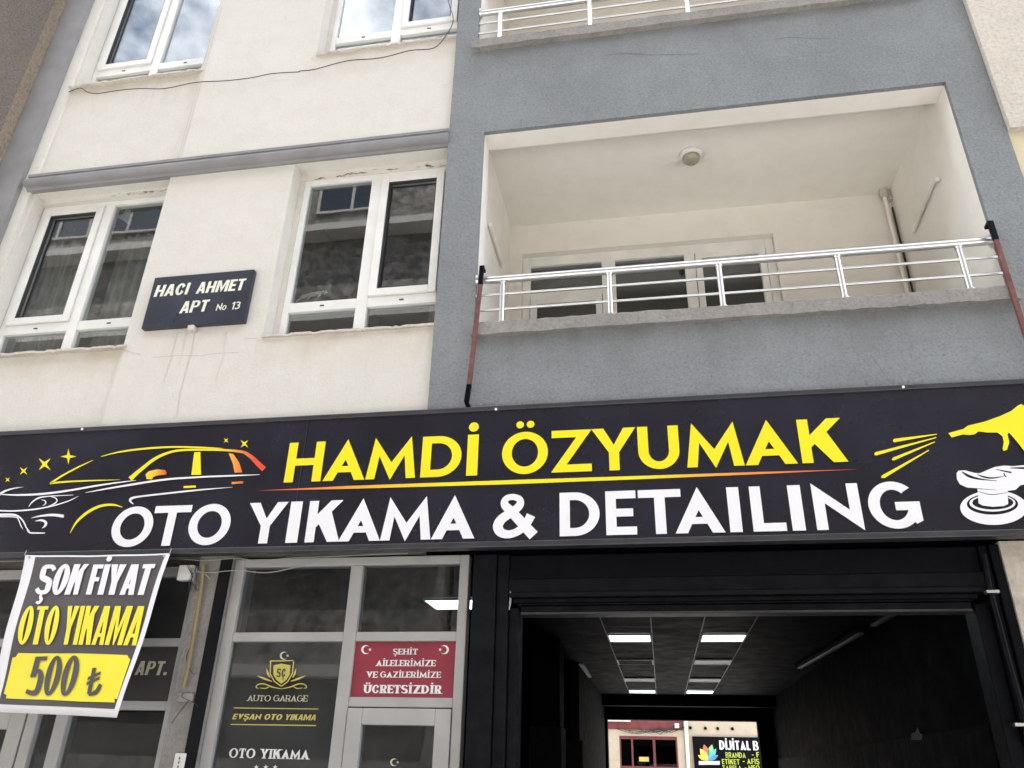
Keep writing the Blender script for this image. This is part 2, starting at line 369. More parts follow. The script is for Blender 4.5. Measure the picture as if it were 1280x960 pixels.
def glyph(ch, w, s, t, serif=False, block=False):
    o = []
    P = lambda p: o.append((1, p)); X = lambda p: o.append((-1, p))
    base = {'İ':'I','Ö':'O','Ü':'U','Ş':'S','Ç':'C'}.get(ch, ch)
    if block and base == 'A':
        a = max(w*.5-s*.62, 0); sx = a*(1-.0)
        P([(0,0),(a,1),(w-a,1),(w,0)])
        L_ = lambda y: a*y + s*.92
        X([(L_(0),-.01),(L_(.2),.2),(w-L_(.2),.2),(w-L_(0),-.01)]) if w-2*L_(.2) > 0 else None
        yt = min(.84, (w/2-s*.92)/max(a, 1e-3))
        X([(L_(.2+t),.2+t),(w/2-.004,yt),(w/2+.004,yt),(w-L_(.2+t),.2+t)]) if yt > .25+t else None
    elif block and base == 'M':
        k = min(s, w*.3); P([(0,0),(0,1),(k*1.25,1),(w/2,.42),(w-k*1.25,1),(w,1),(w,0),(w-k,0),(w-k,.66),(w/2+.02,0),(w/2-.02,0),(k,.66),(k,0)])
    elif block and base == 'Y':
        k = min(s*1.08, w*.46); P([(0,1),(k,1),(w/2,.62),(w-k,1),(w,1),(w/2+s/2,.42),(w/2+s/2,0),(w/2-s/2,0),(w/2-s/2,.42)])
    elif base == 'A':
        k = s*1.12; ia = 1-k/(w/2)*1.0; b0, b1 = .2, .2+t*.85
        sl = lambda y: (k+(w/2-k)*y/ia)
        P([(0,0),(w/2,1.03),(w,0)])
        X([(k,-.01),(sl(b0),b0),(w-sl(b0),b0),(w-k,-.01)])
        X([(sl(b1),b1),(w/2,ia),(w-sl(b1),b1)])
    elif base == 'V':
        k = s*1.12; P([(0,1),(w/2,-.02),(w,1)]); X([(k,1.01),(w/2,k/(w/2)),(w-k,1.01)])
    elif base == 'M':
        a = s*.98
        P([(0,0),(w*.13,1.03),(w*.5,.40),(w*.87,1.03),(w,0),(w-a,0),(w*.87-a*.62,.56),(w*.5,-.03),(w*.13+a*.62,.56),(a,0)])
    elif base == 'N': P([(0,0),(0,1.03),(w-s,.42),(w-s,1),(w,1),(w,-.03),(s,.58),(s,0)])
    elif base == 'Z': P([(0,1-t),(0,1),(w,1),(w,1-.02),(s*1.5,t),(w,t),(w,0),(0,0),(0,.02),(w-s*1.5,1-t)])
    elif base == 'Y': P([(0,1),(s*1.2,1),(w/2,.60),(w-s*1.2,1),(w,1),(w/2+s/2,.42),(w/2+s/2,0),(w/2-s/2,0),(w/2-s/2,.42)])
    elif base == 'K':
        a = min(s*1.3, w*.52, (w-s*.9)*.55); y0 = .33; m = .67/(w-s*.9); y1 = max(y0+.1, 1-m*(w-a-s*.9)); xs_ = s*.9
        P(rect(0,0,s,1)); P([(xs_,y0),(w*.985,1),(w*.985-a,1),(xs_,y1)])
        x1 = xs_+(w-xs_)*.10; x2 = min(x1+a*.95, w*.8)
        P([(w-a,0),(w,0),(x2,(y0*.7+y1*.3)+m*(x2-xs_)),(x1,(y0*.75+y1*.25)+m*(x1-xs_))])
    elif base == 'E':
        P(rect(0,0,s,1)); P(rect(0,0,w,t)); P(rect(0,1-t,w,1)); P(rect(0,.5-t/2,w*.9,.5+t/2))
    elif base == 'F': P(rect(0,0,s,1)); P(rect(0,1-t,w,1)); P(rect(0,.5-t/2,w*.9,.5+t/2))
    elif base == 'L': P(rect(0,0,s,1)); P(rect(0,0,w,t))
    elif base == 'T': P(rect(0,1-t,w,1)); P(rect(w/2-s/2,0,w/2+s/2,1))
    elif base == 'H': P(rect(0,0,s,1)); P(rect(w-s,0,w,1)); P(rect(0,.5-t/2,w,.5+t/2))
    elif base == 'I': P(rect(0,0,w,1))
    elif base == 'J': P(rect(w-s,.3,w,1)); [P(q) for q in ribbon([(w-s/2,.31),(w-s*.7,t*.8),(w*.4,t/2),(0,t*.6)], s*.95)]
    elif base == 'D':
        r = min(w*.62, .55); P([(0,0)] + ell(w-r,.5,r,.5,20,-90,90) + [(0,1)]); X([(s,t)] + ell(w-r,.5,r-s,.5-t,20,-90,90) + [(s,1-t)])
    elif base in 'PRB':
        if base == 'B':
            for y0, y1, ww in ((0,.55,w),(.47,1,w*.93)):
                r = (y1-y0)/2; P([(0,y0)] + ell(ww-r*.9,y0+r,r*.9,r,14,-90,90) + [(0,y1)])
            for y0, y1, ww in ((0,.55,w),(.47,1,w*.93)):
                r = (y1-y0)/2; X([(s,y0+t*.8)] + ell(ww-r*.9,y0+r,max(.02,r*.9-s*.9),r-t*.8,14,-90,90) + [(s,y1-t*.8)])
        else:
            if base == 'R': P([(w*.34,.5),(w-s*1.15,0),(w,0),(w*.72,.5)])
            y0 = .42; r = (1-y0)/2; P([(0,y0)] + ell(w*.97-r*.95,y0+r,r*.95,r,16,-90,90) + [(0,1)])
            X([(s,y0+t*.85)] + ell(w*.97-r*.95,y0+r,max(.02,r*.95-s*.95),r-t*.85,16,-90,90) + [(s,1-t*.85)]); P(rect(0,0,s,1))
    elif base in 'O0': P(ell(w/2,.5,w/2,.51)); X(ell(w/2,.5,w/2-s,.51-t))
    elif base == 'o': P(ell(w/2,.35,w/2,.35,24)); X(ell(w/2,.35,w/2-s*.9,.35-t*.9,24))
    elif base in 'CG':
        P(ell(w/2,.5,w/2,.51)); X(ell(w/2,.5,w/2-s,.51-t))
        if base == 'C': X([(w*.55,.5),(w*1.1,.86),(w*1.1,.14)])
        else:
            X([(w*.5,.5),(w*.72,.78),(w*1.1,1.0),(w*1.1,.5)]); X(rect(w*.5,.38,w*1.1,.56)); P([(w*.52,.56-t*1.0),(w*.52,.56),(w,.56),(w,.15),(w*.87,.085),(w-s,.2),(w-s,.56-t)])
    elif base == 'U':
        r = w/2; P([(0,1)] + ell(r,.42,r,.43,20,180,360) + [(w,1)]); X([(s,1.01)] + ell(r,.42,r-s,.43-t,20,180,360) + [(w-s,1.01)])
    elif base == 'S':
        h = t/2; m = (s+t)/2
        [P(q) for q in ribbon([(w*.93,.80),(w*.74,.955-h*.6),(w*.48,1-h),(w*.2,.92-h*.4),(m*.5,.74),(w*.22,.575),(w*.52,.5),(w*.8,.42),(w-m*.5,.26),(w*.8,.08+h*.4),(w*.5,h),(w*.24,.05+h*.6),(w*.05,.2)], [t*.95,t,t,(s+t)/2,s,m*1.1,m*1.15,m*1.1,s,(s+t)/2,t,t,t*.95], True, 6)]
    elif base == '&':
        [P(q) for q in ribbon([(w*.97,.03),(w*.74,.27),(w*.45,.58),(w*.27,.76),(w*.30,.90),(w*.46,.94),(w*.62,.88),(w*.63,.75),(w*.48,.60),(w*.22,.44),(w*.12,.27),(w*.2,.12),(w*.4,.075),(w*.62,.15),(w*.8,.32),(w*.9,.50)], [s*1.05,s,s*.95,s*.8,t*.85,t*.8,t*.85,s*.8,s*.85,s*.95,s*1.0,s*.9,t,t,s*.85,s*.9], True, 6)]
    elif base == '5':
        P(rect(w*.14,1-t,w*.95,1)); P([(w*.14,1),(w*.14+s*.95,1),(w*.08+s*.95,.46),(w*.06,.46)])
        [P(q) for q in ribbon([(w*.1,.47),(w*.34,.60),(w*.62,.60),(w-s*.55,.45),(w-s*.5,.26),(w*.74,.09),(w*.44,t*.5),(w*.02,.10)], [t*.8,t,t*1.1,s,s,s,t*1.1,t])]
    elif base == '3':
        [P(q) for q in ribbon([(w*.05,.86),(w*.4,.93),(w*.78,.82),(w*.78,.62),(w*.45,.53)], [t,t,s,s*.9,t])]
        [P(q) for q in ribbon([(w*.45,.53),(w*.84,.42),(w*.86,.2),(w*.5,.07),(w*.03,.14)], [t,s*.9,s,t,t])]
    elif base == '1': P(rect(w-s,0,w,1)); P([(0,.68),(0,.84),(w-s,1),(w-s,.82)])
    elif base == '.': P(rect(0,0,w,s*.9))
    elif base == '-': P(rect(0,.36,w,.36+t))
    elif base == '₺':
        [P(q) for q in ribbon([(w*.30,1),(w*.30,t*.5)], s, False)]
        [P(q) for q in ribbon([(w*.28,t*.5),(w*.5,t*.6),(w*.78,.18),(w*.93,.42)], [t*.9,t,s,s*.9])]
        for y in (.5,.68): P([(0,y-.13),(0,y-.01),(w*.78,y+.2),(w*.78,y+.08)])
    if ch == 'Ş' or ch == 'Ç': [P(q) for q in ribbon([(w*.5,-.0),(w*.5,-.09),(w*.62,-.16),(w*.52,-.27),(w*.3,-.25)], [s*.45,s*.45,s*.55,s*.5,s*.35], True, 4)]
    if ch == 'İ': P(ell(w/2,1.19,s*.46,s*.46,16) if not serif else ell(w/2,1.2,s*.5,.1,12))
    if ch in 'ÖÜ':
        r = min(s*.4, .1)
        for d in (-1, 1): P(ell(w/2+d*(r*1.35),1.19,r,r,16))
    if serif and base in FEET:
        h = .085
        for fx, fy in FEET[base]:
            n_ = len([1 for a, b in FEET[base] if b == fy])
            cx = s/2 if fx == 0 else w-s/2 if fx == 1 else w/2
            if base == 'I': cx = w/2
            y0 = 0 if fy == 0 else 1-h; e = s*.5+.10
            P(rect(cx-e, y0, cx+e, y0+h))
    if serif and base in 'ETLF':
        if base in 'EL': P(rect(w-.06,0,w+.02,.3))
        if base in 'EF': P(rect(w-.06,.72,w+.02,1))
        if base == 'T': P(rect(0,.7,.08,1)); P(rect(w-.08,.7,w,1))
    return o
def text_regs(st, s=.2, t=.16, gap=.1, shear=0, serif=False, wk=1.0, block=False):
    """returns regions normalised so that x runs 0..1 over the line and y 0..1 over cap height; plus aspect"""
    x = 0; out = []
    for ch in st:
        w_ = WID.get(ch, .72)
        w_ = (s if ch in 'Iİ.' else (.27 if ch == ' ' else {'M': .74, 'L': .40, 'F': .42, 'T': .46, 'E': .43, '1': .36}.get(ch, .54))*wk if block else w_*wk)
        if ch == 'İ' or ch == 'I': w_ = s*(1.0)
        if serif and ch in 'Iİ': x += .07
        if ch != ' ':
            g = [(sg, [(px+x+shear*py, py) for px, py in pl]) for sg, pl in glyph(ch, w_, s, t, serif, block)]
            out.append(g)
        x += w_ + (gap if ch != ' ' else 0)
        if serif and ch in 'Iİ': x += .07
    tot = x-gap
    return [region([(sg, [(px/tot, py) for px, py in pl]) for sg, pl in g]) for g in out], tot
def text_wall(name, st, Y, bl, br, top, mat, parent, **kw):
    """writing on a wall-parallel plane: baseline from pixel bl to br, cap height up to pixel top"""
    a, b, c = at(*bl, Y=Y), at(*br, Y=Y), at(*top, Y=Y)
    z0 = (a.z+b.z)/2; h = c.z-z0; wdt = b.x-a.x
    sh = kw.pop('lean', 0)
    regs, tot = text_regs(st, **kw)
    return flat(name, regs, lambda x, y: (a.x+x*wdt+sh*y*h, Y, z0+y*h), mat, parent)
def px_shape(name, polys, Y, mat, parent):
    """outlines measured on the photograph, laid on the real plane y = Y"""
    regs = [region(p if isinstance(p[0], tuple) and isinstance(p[0][0], int) and isinstance(p[0][1], list) else [(1, p)]) for p in polys]
    return flat(name, regs, lambda x, y: at(x*100, y*100, Y=Y), mat, parent)
def S100(l): return [(x/100, y/100) for x, y in l]
def zf(ox, oy, k): return lambda l: [(ox+x/k, oy+y/k) for x, y in l]
def star4(cx, cy, r, q=.28, rot=0, asp=1):
    return [(cx+(r if i % 2 == 0 else r*q)*math.cos(R_(rot+45*i))*asp, cy+(r if i % 2 == 0 else r*q)*math.sin(R_(rot+45*i))) for i in range(8)]
def star5(cx, cy, r, rot=0): return [(cx+(r if i % 2 == 0 else r*.4)*math.cos(R_(rot+36*i)), cy+(r if i % 2 == 0 else r*.4)*math.sin(R_(rot+36*i))) for i in range(10)]
def crescent(cx, cy, r, d=1): return [(1, ell(cx, cy, r, r, 28)), (-1, ell(cx+d*r*.28, cy, r*.8, r*.8, 28)), (1, star5(cx+d*r*.95, cy, r*.42, 180 if d > 0 else 0))]

# ================================================================== GROUND
def ground_sheet(name, x0, x1, y0, y1, z, mat):
    bm = bmesh.new(); bm.faces.new([bm.verts.new(p) for p in ((x0,y0,z),(x1,y0,z),(x1,y1,z),(x0,y1,z))])
    return structure(mesh_obj(name, bm, mat))
ground_sheet('ground', -300, 300, -300, 300, -.02, M['paving'])
ground_sheet('road', -120, 120, -9.2, -3.0, -.012, M['asphalt'])
ground_sheet('rear_road', -120, 120, 18.5, 23.0, -.012, M['asphalt'])
structure(mesh_obj('pavement', boxes((-120,120,-3.0,-.45,-.1,.12)), M['paving']))

# ================================================================== THE APARTMENT BUILDING
B = thing('apartment_building', 'cream and grey rendered apartment house above the car wash shop, with balcony', 'building')
XL, XP, XG, XR = -5.32, -5.06, -1.345, 2.48          # left edge, pilaster edge, cream/grey joint, right edge
Z0, ZTOP = 2.79, 11.0
W1, W2 = (-4.93, -3.66), (-2.60, XG)
holes = [(W1[0], W1[1], 4.31, 5.885), (W1[0], W1[1], 7.105, 8.68), (W2[0], W2[1], 4.31, 5.885), (W2[0], W2[1], 7.105, 8.68)]
bm = bmesh.new(); wall_grid(bm, -3.68, XG, Z0, ZTOP, 0.0, [h for h in holes if h[0] > -3] , .18)
mesh_obj('cream_wall', bm, M['cream'], B)
bm = bmesh.new(); wall_grid(bm, -4.965, -3.68, Z0, ZTOP, 0.022, [(a, b, c, d) for a, b, c, d in holes if a < -3], .13)
mesh_obj('window_bay_wall', bm, M['cream'], B)
mesh_obj('cream_pier', boxes((XP, -4.965, -.004, .2, Z0, ZTOP)), M['cream'], B)
mesh_obj('grey_pilaster', boxes((XL, XP, -.05, .25, 0, ZTOP)), M['greypaint'], B)
BX0, BX1, BZ0, BZ1 = -1.07, 2.203, 4.22, 5.975
bm = bmesh.new(); wall_grid(bm, XG, XR, Z0, ZTOP, -.035, [(BX0, BX1, BZ0, BZ1), (-1.16, BX1, 6.93, 8.72)], .035)
mesh_obj('grey_wall', bm, M['grey'], B)
def balcony(x0, x1, z0, z1, zc, name, full=True):
    bm = bmesh.new(); y0, y1 = 0.0, 1.4; lt = .165
    V = lambda *p: bm.verts.new(p)
    Q = lambda *ps: bm.faces.new([V(*p) for p in ps])
    # white jamb and lintel thickness, then the recess itself
    Q((x0,y0,z0),(x0,y0,z1),(x0,lt,z1),(x0,lt,z0)); Q((x1,y0,z0),(x1,lt,z0),(x1,lt,z1),(x1,y0,z1)); Q((x0,y0,z1),(x1,y0,z1),(x1,lt,z1),(x0,lt,z1))
    xa, xb, zf_ = x0-.045, x1+.012, z0-.45
    Q((x0,lt,z1),(x1,lt,z1),(xb,lt,zc),(xa,lt,zc)); Q((x0,lt,zf_),(x0,lt,z1),(xa,lt,zc),(xa,lt,zf_)); Q((x1,lt,zf_),(xb,lt,zf_),(xb,lt,zc),(x1,lt,z1))
    Q((xa,lt,zc),(xb,lt,zc),(xb,y1,zc),(xa,y1,zc))                       # ceiling
    Q((xa,lt,zf_),(xa,lt,zc),(xa,y1,zc),(xa,y1,zf_)); Q((xb,lt,zf_),(xb,y1,zf_),(xb,y1,zc),(xb,lt,zc))
    Q((xa,lt,zf_),(xb,lt,zf_),(xb,y1,zf_),(xa,y1,zf_)); Q((x0,lt,zf_),(x1,lt,zf_),(x1,lt,z0),(x0,lt,z0)); Q((x0,y0,z0),(x1,y0,z0),(x1,lt,z0),(x0,lt,z0))
    # back wall with the door opening
    dx0, dx1, dz1 = -1.0, 1.205, 5.855 + (z0-BZ0)
    Q((xa,y1,zf_),(xa,y1,zc),(dx0,y1,zc),(dx0,y1,zf_)); Q((dx1,y1,zf_),(dx1,y1,zc),(xb,y1,zc),(xb,y1,zf_)); Q((dx0,y1,dz1),(dx1,y1,dz1),(dx1,y1,zc),(dx0,y1,zc))
    for xx in (dx0, dx1): Q((xx,y1,zf_),(xx,y1,dz1),(xx,y1+.12,dz1),(xx,y1+.12,zf_))
    Q((dx0,y1,dz1),(dx1,y1,dz1),(dx1,y1+.12,dz1),(dx0,y1+.12,dz1))
    o = mesh_obj(name, bm, M['cream_in'], B)
    bv = o
    # glazed balcony door: side window with a top light, fixed pane, door leaf
    yd = y1+.05; zb = zf_
    fr = boxes((dx0+.001,dx0+.07,yd,yd+.07,zb,dz1-.001), (dx1-.07,dx1-.001,yd,yd+.07,zb,dz1-.001), (dx0+.07,dx1-.07,yd+.001,yd+.07,dz1-.1,dz1-.001),
               (-.285,-.165,yd-.004,yd+.07,zb,dz1-.1), (.44,.53,yd-.003,yd+.07,zb,dz1-.1), (dx0+.07,-.285,yd+.002,yd+.07,dz1-.46,dz1-.39), (dx0+.07,dx1-.07,yd+.004,yd+.07,zb,zb+.3))
    d = mesh_obj('balcony_door', fr, M['pvc_old'], B, bevel=.004)
    def sash(a, b, c, e, nm='sash'):
        q = boxes((a,a+.055,yd-.014,yd+.05,c,e), (b-.055,b,yd-.014,yd+.05,c,e), (a+.055,b-.055,yd-.014,yd+.05,e-.055,e), (a+.055,b-.055,yd-.014,yd+.05,c,c+.055))
        mesh_obj(nm, q, M['pvc_old'], d, bevel=.003)
    sash(dx0+.075, -.29, zb+.31, dz1-.465); sash(.535, dx1-.075, zb+.31, dz1-.105)
    for a, b, c, e in ((dx0+.06,-.28,dz1-.4,dz1-.09), (dx0+.12,-.335,zb+.35,dz1-.51), (-.175,.45,zb+.29,dz1-.09), (.58,dx1-.12,zb+.35,dz1-.15)):
        mesh_obj('pane', boxes((a,b,yd+.03,yd+.036,c,e)), M['dirty_glass'], d)
    trim = boxes((dx0-.05,dx0,y1-.012,y1,zb,dz1+.05), (dx1,dx1+.05,y1-.012,y1,zb,dz1+.05), (dx0,dx1,y1-.012,y1,dz1,dz1+.05))
    mesh_obj('architrave', trim, M['cream_in'], d)
    rm = boxes((dx0-.6,dx1+.6,y1+.25,4.6,zb,zc)); [f.normal_flip() for f in rm.faces]
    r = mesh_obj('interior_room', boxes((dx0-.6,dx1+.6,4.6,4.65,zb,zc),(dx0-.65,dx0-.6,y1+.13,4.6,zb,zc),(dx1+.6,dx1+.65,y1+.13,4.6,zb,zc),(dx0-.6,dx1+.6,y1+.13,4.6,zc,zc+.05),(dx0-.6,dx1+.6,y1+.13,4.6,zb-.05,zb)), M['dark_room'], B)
    rm.free()
    return o
balcony(BX0, BX1, BZ0, BZ1, 6.185, 'balcony_recess')
balcony(-1.16, BX1, 6.93, 8.72, 8.95, 'upper_balcony_recess')
def ledge(x0, x1, z0, z1, y0):
    bm = bmesh.new(); n = 60; rnd = random.Random(int(z0*100))
    # slightly uneven cast edge
    prev = None; rows = []
    for i in range(n+1):
        x = x0+(x1-x0)*i/n; j = lambda a: rnd.uniform(-a, a)
        rows.append([bm.verts.new(p) for p in ((x,y0+j(.003),z0+j(.004)),(x,y0+j(.003),z1-.012+j(.003)),(x,y0+.012,z1+j(.004)),(x,.15,z1+.004),(x,.15,z0))])
    for a, b in zip(rows, rows[1:]):
        for k in range(5): bm.faces.new((a[k], b[k], b[(k+1) % 5], a[(k+1) % 5]))
    bm.faces.new(rows[0]); bm.faces.new(rows[-1][::-1])
    return mesh_obj('balcony_ledge', bm, M['concrete'], B)
ledge(-1.075, 2.225, 4.165, 4.262, -.085)
ledge(-1.20, 2.225, 6.855, 6.955, -.085)
def railing(x0, x1, zb, posts):
    yr = -.03
    bm = bmesh.new(); tube(bm, [(x0,yr,zb+.355),(x1,yr,zb+.355)], .026, 12); r = mesh_obj('balcony_railing', bm, M['steel'], B)
    for dz in (.115, .235):
        bm = bmesh.new(); tube(bm, [(x0,yr,zb+dz),(x1,yr,zb+dz)], .0095, 8); mesh_obj('rail_rod', bm, M['steel'], r)
    for x in posts:
        bm = bmesh.new(); tube(bm, [(x,yr,zb+.002),(x,yr,zb+.335)], .019, 12); tube(bm, [(x,yr,zb+.004),(x,yr,zb+.014)], .032, 14); tube(bm, [(x,yr,zb+.318),(x,yr,zb+.335)], .023, 12); mesh_obj('post', bm, M['steel'], r)
    for x, d in ((x0, 1), (x1, -1)):
        bm = bmesh.new(); tube(bm, [(x+d*.002,yr,zb+.355),(x+d*.016,yr,zb+.355)], .045, 14); mesh_obj('wall_flange', bm, M['steel'], r)
    return r
railing(BX0+.003, BX1-.003, 4.263, [-.885, -.165, .543, 1.274, 1.99])
railing(-1.157, BX1-.003, 6.958, [-.98, -.24, .53, 1.26, 1.99])

# cornice band with a rounded nose
bm = bmesh.new(); prof = [(.03,5.888),(-.02,5.888),(-.03,5.902),(-.05,5.906),(-.072,5.918),(-.082,5.942),(-.076,5.970),(-.058,5.990),(-.032,5.996),(-.032,6.006),(-.056,6.011),(-.056,6.035),(-.05,6.041),(.03,6.043)]
A = [bm.verts.new((-4.99, y, z)) for y, z in prof]; Bv = [bm.verts.new((XG, y, z)) for y, z in prof]
for i in range(len(prof)-1): f = bm.faces.new((A[i], Bv[i], Bv[i+1], A[i+1])); f.smooth = 2 < i < 7
bm.faces.new(A); bm.faces.new(Bv[::-1]); mesh_obj('cornice', bm, M['greypaint'], B)

def window(x0, x1, z0, z1, y, mull, rail, sash_side, curtain=None, mat='pvc'):
    """white plastic window: two tall lights over two low ones, one with an opening sash"""
    f, m_, d = .045, .085, .065
    fr = boxes((x0,x0+f,y,y+d,z0,z1), (x1-f,x1,y,y+d,z0,z1), (x0+f,x1-f,y,y+d,z1-f,z1), (x0+f,x1-f,y,y+d,z0,z0+f),
               (mull-m_/2,mull+m_/2,y-.004,y+d,z0+f,z1-f), (x0+f,mull-m_/2,y-.002,y+d,rail-.04,rail+.04), (mull+m_/2,x1-f,y-.002,y+d,rail-.04,rail+.04))
    wn = mesh_obj('window', fr, M[mat], B, bevel=.004)
    cols = {'L': (x0+f, mull-m_/2), 'R': (mull+m_/2, x1-f)}
    for k, (a, b) in cols.items():
        e = 0
        if k == sash_side:
            q = .06; c, g = rail+.042, z1-f-.002
            a2, b2 = a+.003, b-.003
            sh = boxes((a2,a2+q,y-.02,y+.05,c,g), (b2-q,b2,y-.02,y+.05,c,g), (a2+q,b2-q,y-.02,y+.05,g-q,g), (a2+q,b2-q,y-.02,y+.05,c,c+q))
            so_ = mesh_obj('sash', sh, M[mat], wn, bevel=.005); e = q-.005
            gk = boxes((a2+q-.002,a2+q+.008,y-.012,y+.02,c+q,g-q), (b2-q-.008,b2-q+.002,y-.012,y+.02,c+q,g-q), (a2+q,b2-q,y-.012,y+.02,g-q-.008,g-q+.002), (a2+q,b2-q,y-.012,y+.02,c+q-.002,c+q+.008))
            mesh_obj('gasket', gk, M['wire'], wn)
        mesh_obj('pane', boxes((a+e-.004,b-e+.004,y+.022,y+.03,rail+.036+e,z1-f+.004-e)), M['glass'], wn)
        mesh_obj('pane', boxes((a-.004,b+.004,y+.026,y+.034,z0+f-.004,rail-.036)), M['glass'], wn)
        # drain slots in the rail
        xm = (a+b)/2; mesh_obj('drain_slot', boxes((xm-.016,xm+.016,y-.006,y,rail-.006,rail+.004)), M['wire'], wn)
    # thin stone sill with a broken edge
    bm = bmesh.new(); rnd = random.Random(int(x0*77+z0*13)); n = 46; rows = []
    for i in range(n+1):
        x = (x0-.045)+(x1-x0+(.045 if x1 > -2 else .06))*i/n; ch = rnd.random() < .16
        yy = -.026+rnd.uniform(-.0015,.0015)+(.012 if ch else 0)
        rows.append([bm.verts.new(p) for p in ((x,yy,z0-.022+rnd.uniform(-.001,.002)),(x,yy+rnd.uniform(0,.003),z0-.002+rnd.uniform(-.003,.0)),(x,y+.01,z0+.006),(x,y+.01,z0-.022))])
    for p, q in zip(rows, rows[1:]):
        for k in range(4): bm.faces.new((p[k], q[k], q[(k+1) % 4], p[(k+1) % 4]))
    bm.faces.new(rows[0]); bm.faces.new(rows[-1][::-1])
    mesh_obj('sill', bm, M['sillstone'], wn)
    return wn
YW = .12
for z, sa, sb in ((4.31, 'L', 'R'), (7.105, 'L', 'R')):
    window(W1[0]+.003, W1[1]-.003, z+.008, z+1.52, YW+.02, -4.285, z+.305, sa)
    window(W2[0]+.05, W2[1]-.003, z+.008, z+1.50, YW, -1.945, z+.305, sb)
# bits of window reveal above the frames (plaster head)
mesh_obj('window_head', boxes((W1[0]-.02,W1[1]+.02,.10,.16,5.83,5.90)), M['cream'], B)
mesh_obj('window_head', boxes((W2[0]-.02,W2[1]-.002,.118,.17,5.81,5.90)), M['cream'], B)
for za, zb_ in ((4.31, 5.81), (7.105, 8.6)): mesh_obj('window_jamb', boxes((W2[0]+.001,W2[0]+.05,YW+.004,.178,za,zb_)), M['cream'], B)
# rooms behind the windows
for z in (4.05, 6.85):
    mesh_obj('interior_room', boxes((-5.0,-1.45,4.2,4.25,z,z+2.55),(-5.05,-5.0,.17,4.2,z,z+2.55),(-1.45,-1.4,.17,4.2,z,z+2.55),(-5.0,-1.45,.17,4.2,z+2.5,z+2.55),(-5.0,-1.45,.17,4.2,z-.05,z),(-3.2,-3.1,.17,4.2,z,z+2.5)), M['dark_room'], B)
mesh_obj('building_core', boxes((XL,XR,4.7,16.0,3.9,ZTOP), (XL,XR,.3,4.7,ZTOP-.2,ZTOP), (XL,XP,.25,4.7,3.9,ZTOP), (XR-.1,XR,0.01,4.7,3.9,ZTOP), (-5.0,XG,.16,4.7,9.6,9.7)), M['greypaint'], B)

# weathering on the cream wall: chips, hairline cracks, a joint line, drip stains
rnd = random.Random(3)
def chips(name, spots, y, mat, parent):
    bm = bmesh.new()
    for cx, cz, rx, rz in spots:
        k = 9; v = [bm.verts.new((cx+rx*math.cos(2*math.pi*i/k)*rnd.uniform(.5,1.2), y, cz+rz*math.sin(2*math.pi*i/k)*rnd.uniform(.4,1.3))) for i in range(k)]
        bm.faces.new(v[::-1])
    bm.normal_update()
    for f in bm.faces:
        if f.normal.y > 0: f.normal_flip()
    FLAT.add(id(bm))
    o = mesh_obj(name, bm, mat, parent); o['kind'] = 'stuff'; return o
chips('peeled_patch', [(rnd.uniform(-2.5,-1.4), rnd.gauss(5.83,.008), rnd.uniform(.006,.035), rnd.uniform(.002,.006)) for _ in range(26)] + [(-2.2+i*.018, 5.835+rnd.uniform(-.006,.006), .014, .005) for i in range(8)], .1155, M['dark_mark'], B)
chips('peeled_patch', [(rnd.uniform(-4.3,-3.75), rnd.gauss(5.85,.008), rnd.uniform(.006,.04), rnd.uniform(.002,.005)) for _ in range(14)], .097, M['dark_mark'], B)
def wall_line(name, pts, wd, Y, mat):
    for p, ww in zip(pts, wd): px_shape(name, [[(1, S100(q)) for q in ribbon(p, ww, False)]], Y, mat, B)
Z5 = zf(0, 240, 3.2)
wall_line('hairline_crack', [Z5([(610,662),(700,655),(800,655),(870,645),(955,641)]), zf(300,200,3.2)([(20,716),(70,712)]), [(153,436),(165,441),(176,443)], [(40,212),(58,160),(76,118)]], [.45,.45,.5,.5], -.002, M['crack'])
wall_line('drip_stain', [Z5([(712,548),(690,640),(655,760)]), Z5([(780,555),(765,640),(720,800),(705,900)]), Z5([(905,555),(890,660),(860,760)]), Z5([(745,560),(728,640),(715,690)])], [.7,.8,.6,.6], -.0025, M['stain'])
px_shape('wall_joint', [[(1, S100(q)) for q in ribbon([(273.5,8),(248,104),(222,200)], 1.0, False)], [(1, S100(q)) for q in ribbon([(277.5,8),(251,104),(225,200)], .8, False)]], -.002, M['stain'], B)
wall_line('grey_crack', [zf(880,0,3.2)([(280,158),(330,150),(420,152),(500,155)]), zf(880,200,3.2)([(665,780),(700,825),(745,890)]), zf(600,0,3.2)([(500,222),(560,212),(700,220),(880,215)])], [.45,.4,.45], -.0375, paint('grey_wall_crack', (.10,.105,.11), .9))

# drainpipe, conduit pieces and the lamp on the balcony
o = bmesh.new(); tube(o, [(2.15,1.34,6.19),(2.15,1.34,3.8)], .017, 10)
dp = tag(mesh_obj('drain_pipe', o, M['cream_in']), 'thin cream pipe running down the back right corner of the balcony', 'pipe')
o = bmesh.new(); tube(o, [(2.198,1.36,6.0),(2.198,1.36,3.8)], .009, 8); mesh_obj('dark_pipe', o, M['wire'], dp)
o = bmesh.new(); tube(o, [(2.15,1.34,6.19),(2.15,1.34,6.10)], .034, 12); tube(o, [(2.195,1.36,6.19),(2.195,1.36,6.08)], .02, 10); mesh_obj('pipe_socket', o, M['sillstone'], dp)
def conduit(pts, lab):
    o = bmesh.new(); tube(o, pts, .017, 10); return tag(mesh_obj('wall_handrail', o, M['pvc_old']), lab, 'handrail')
q = [at(1172,224,X=2.19), at(1166,228,X=2.19), at(1141,290,X=2.19)]
conduit(q, 'pale bent bar slanting across the right side wall of the balcony')
q = [at(613,281,X=-1.09), at(618,298,X=-1.09), at(629,333,X=-1.09)]
conduit(q, 'pale straight bar slanting across the left side wall of the balcony')
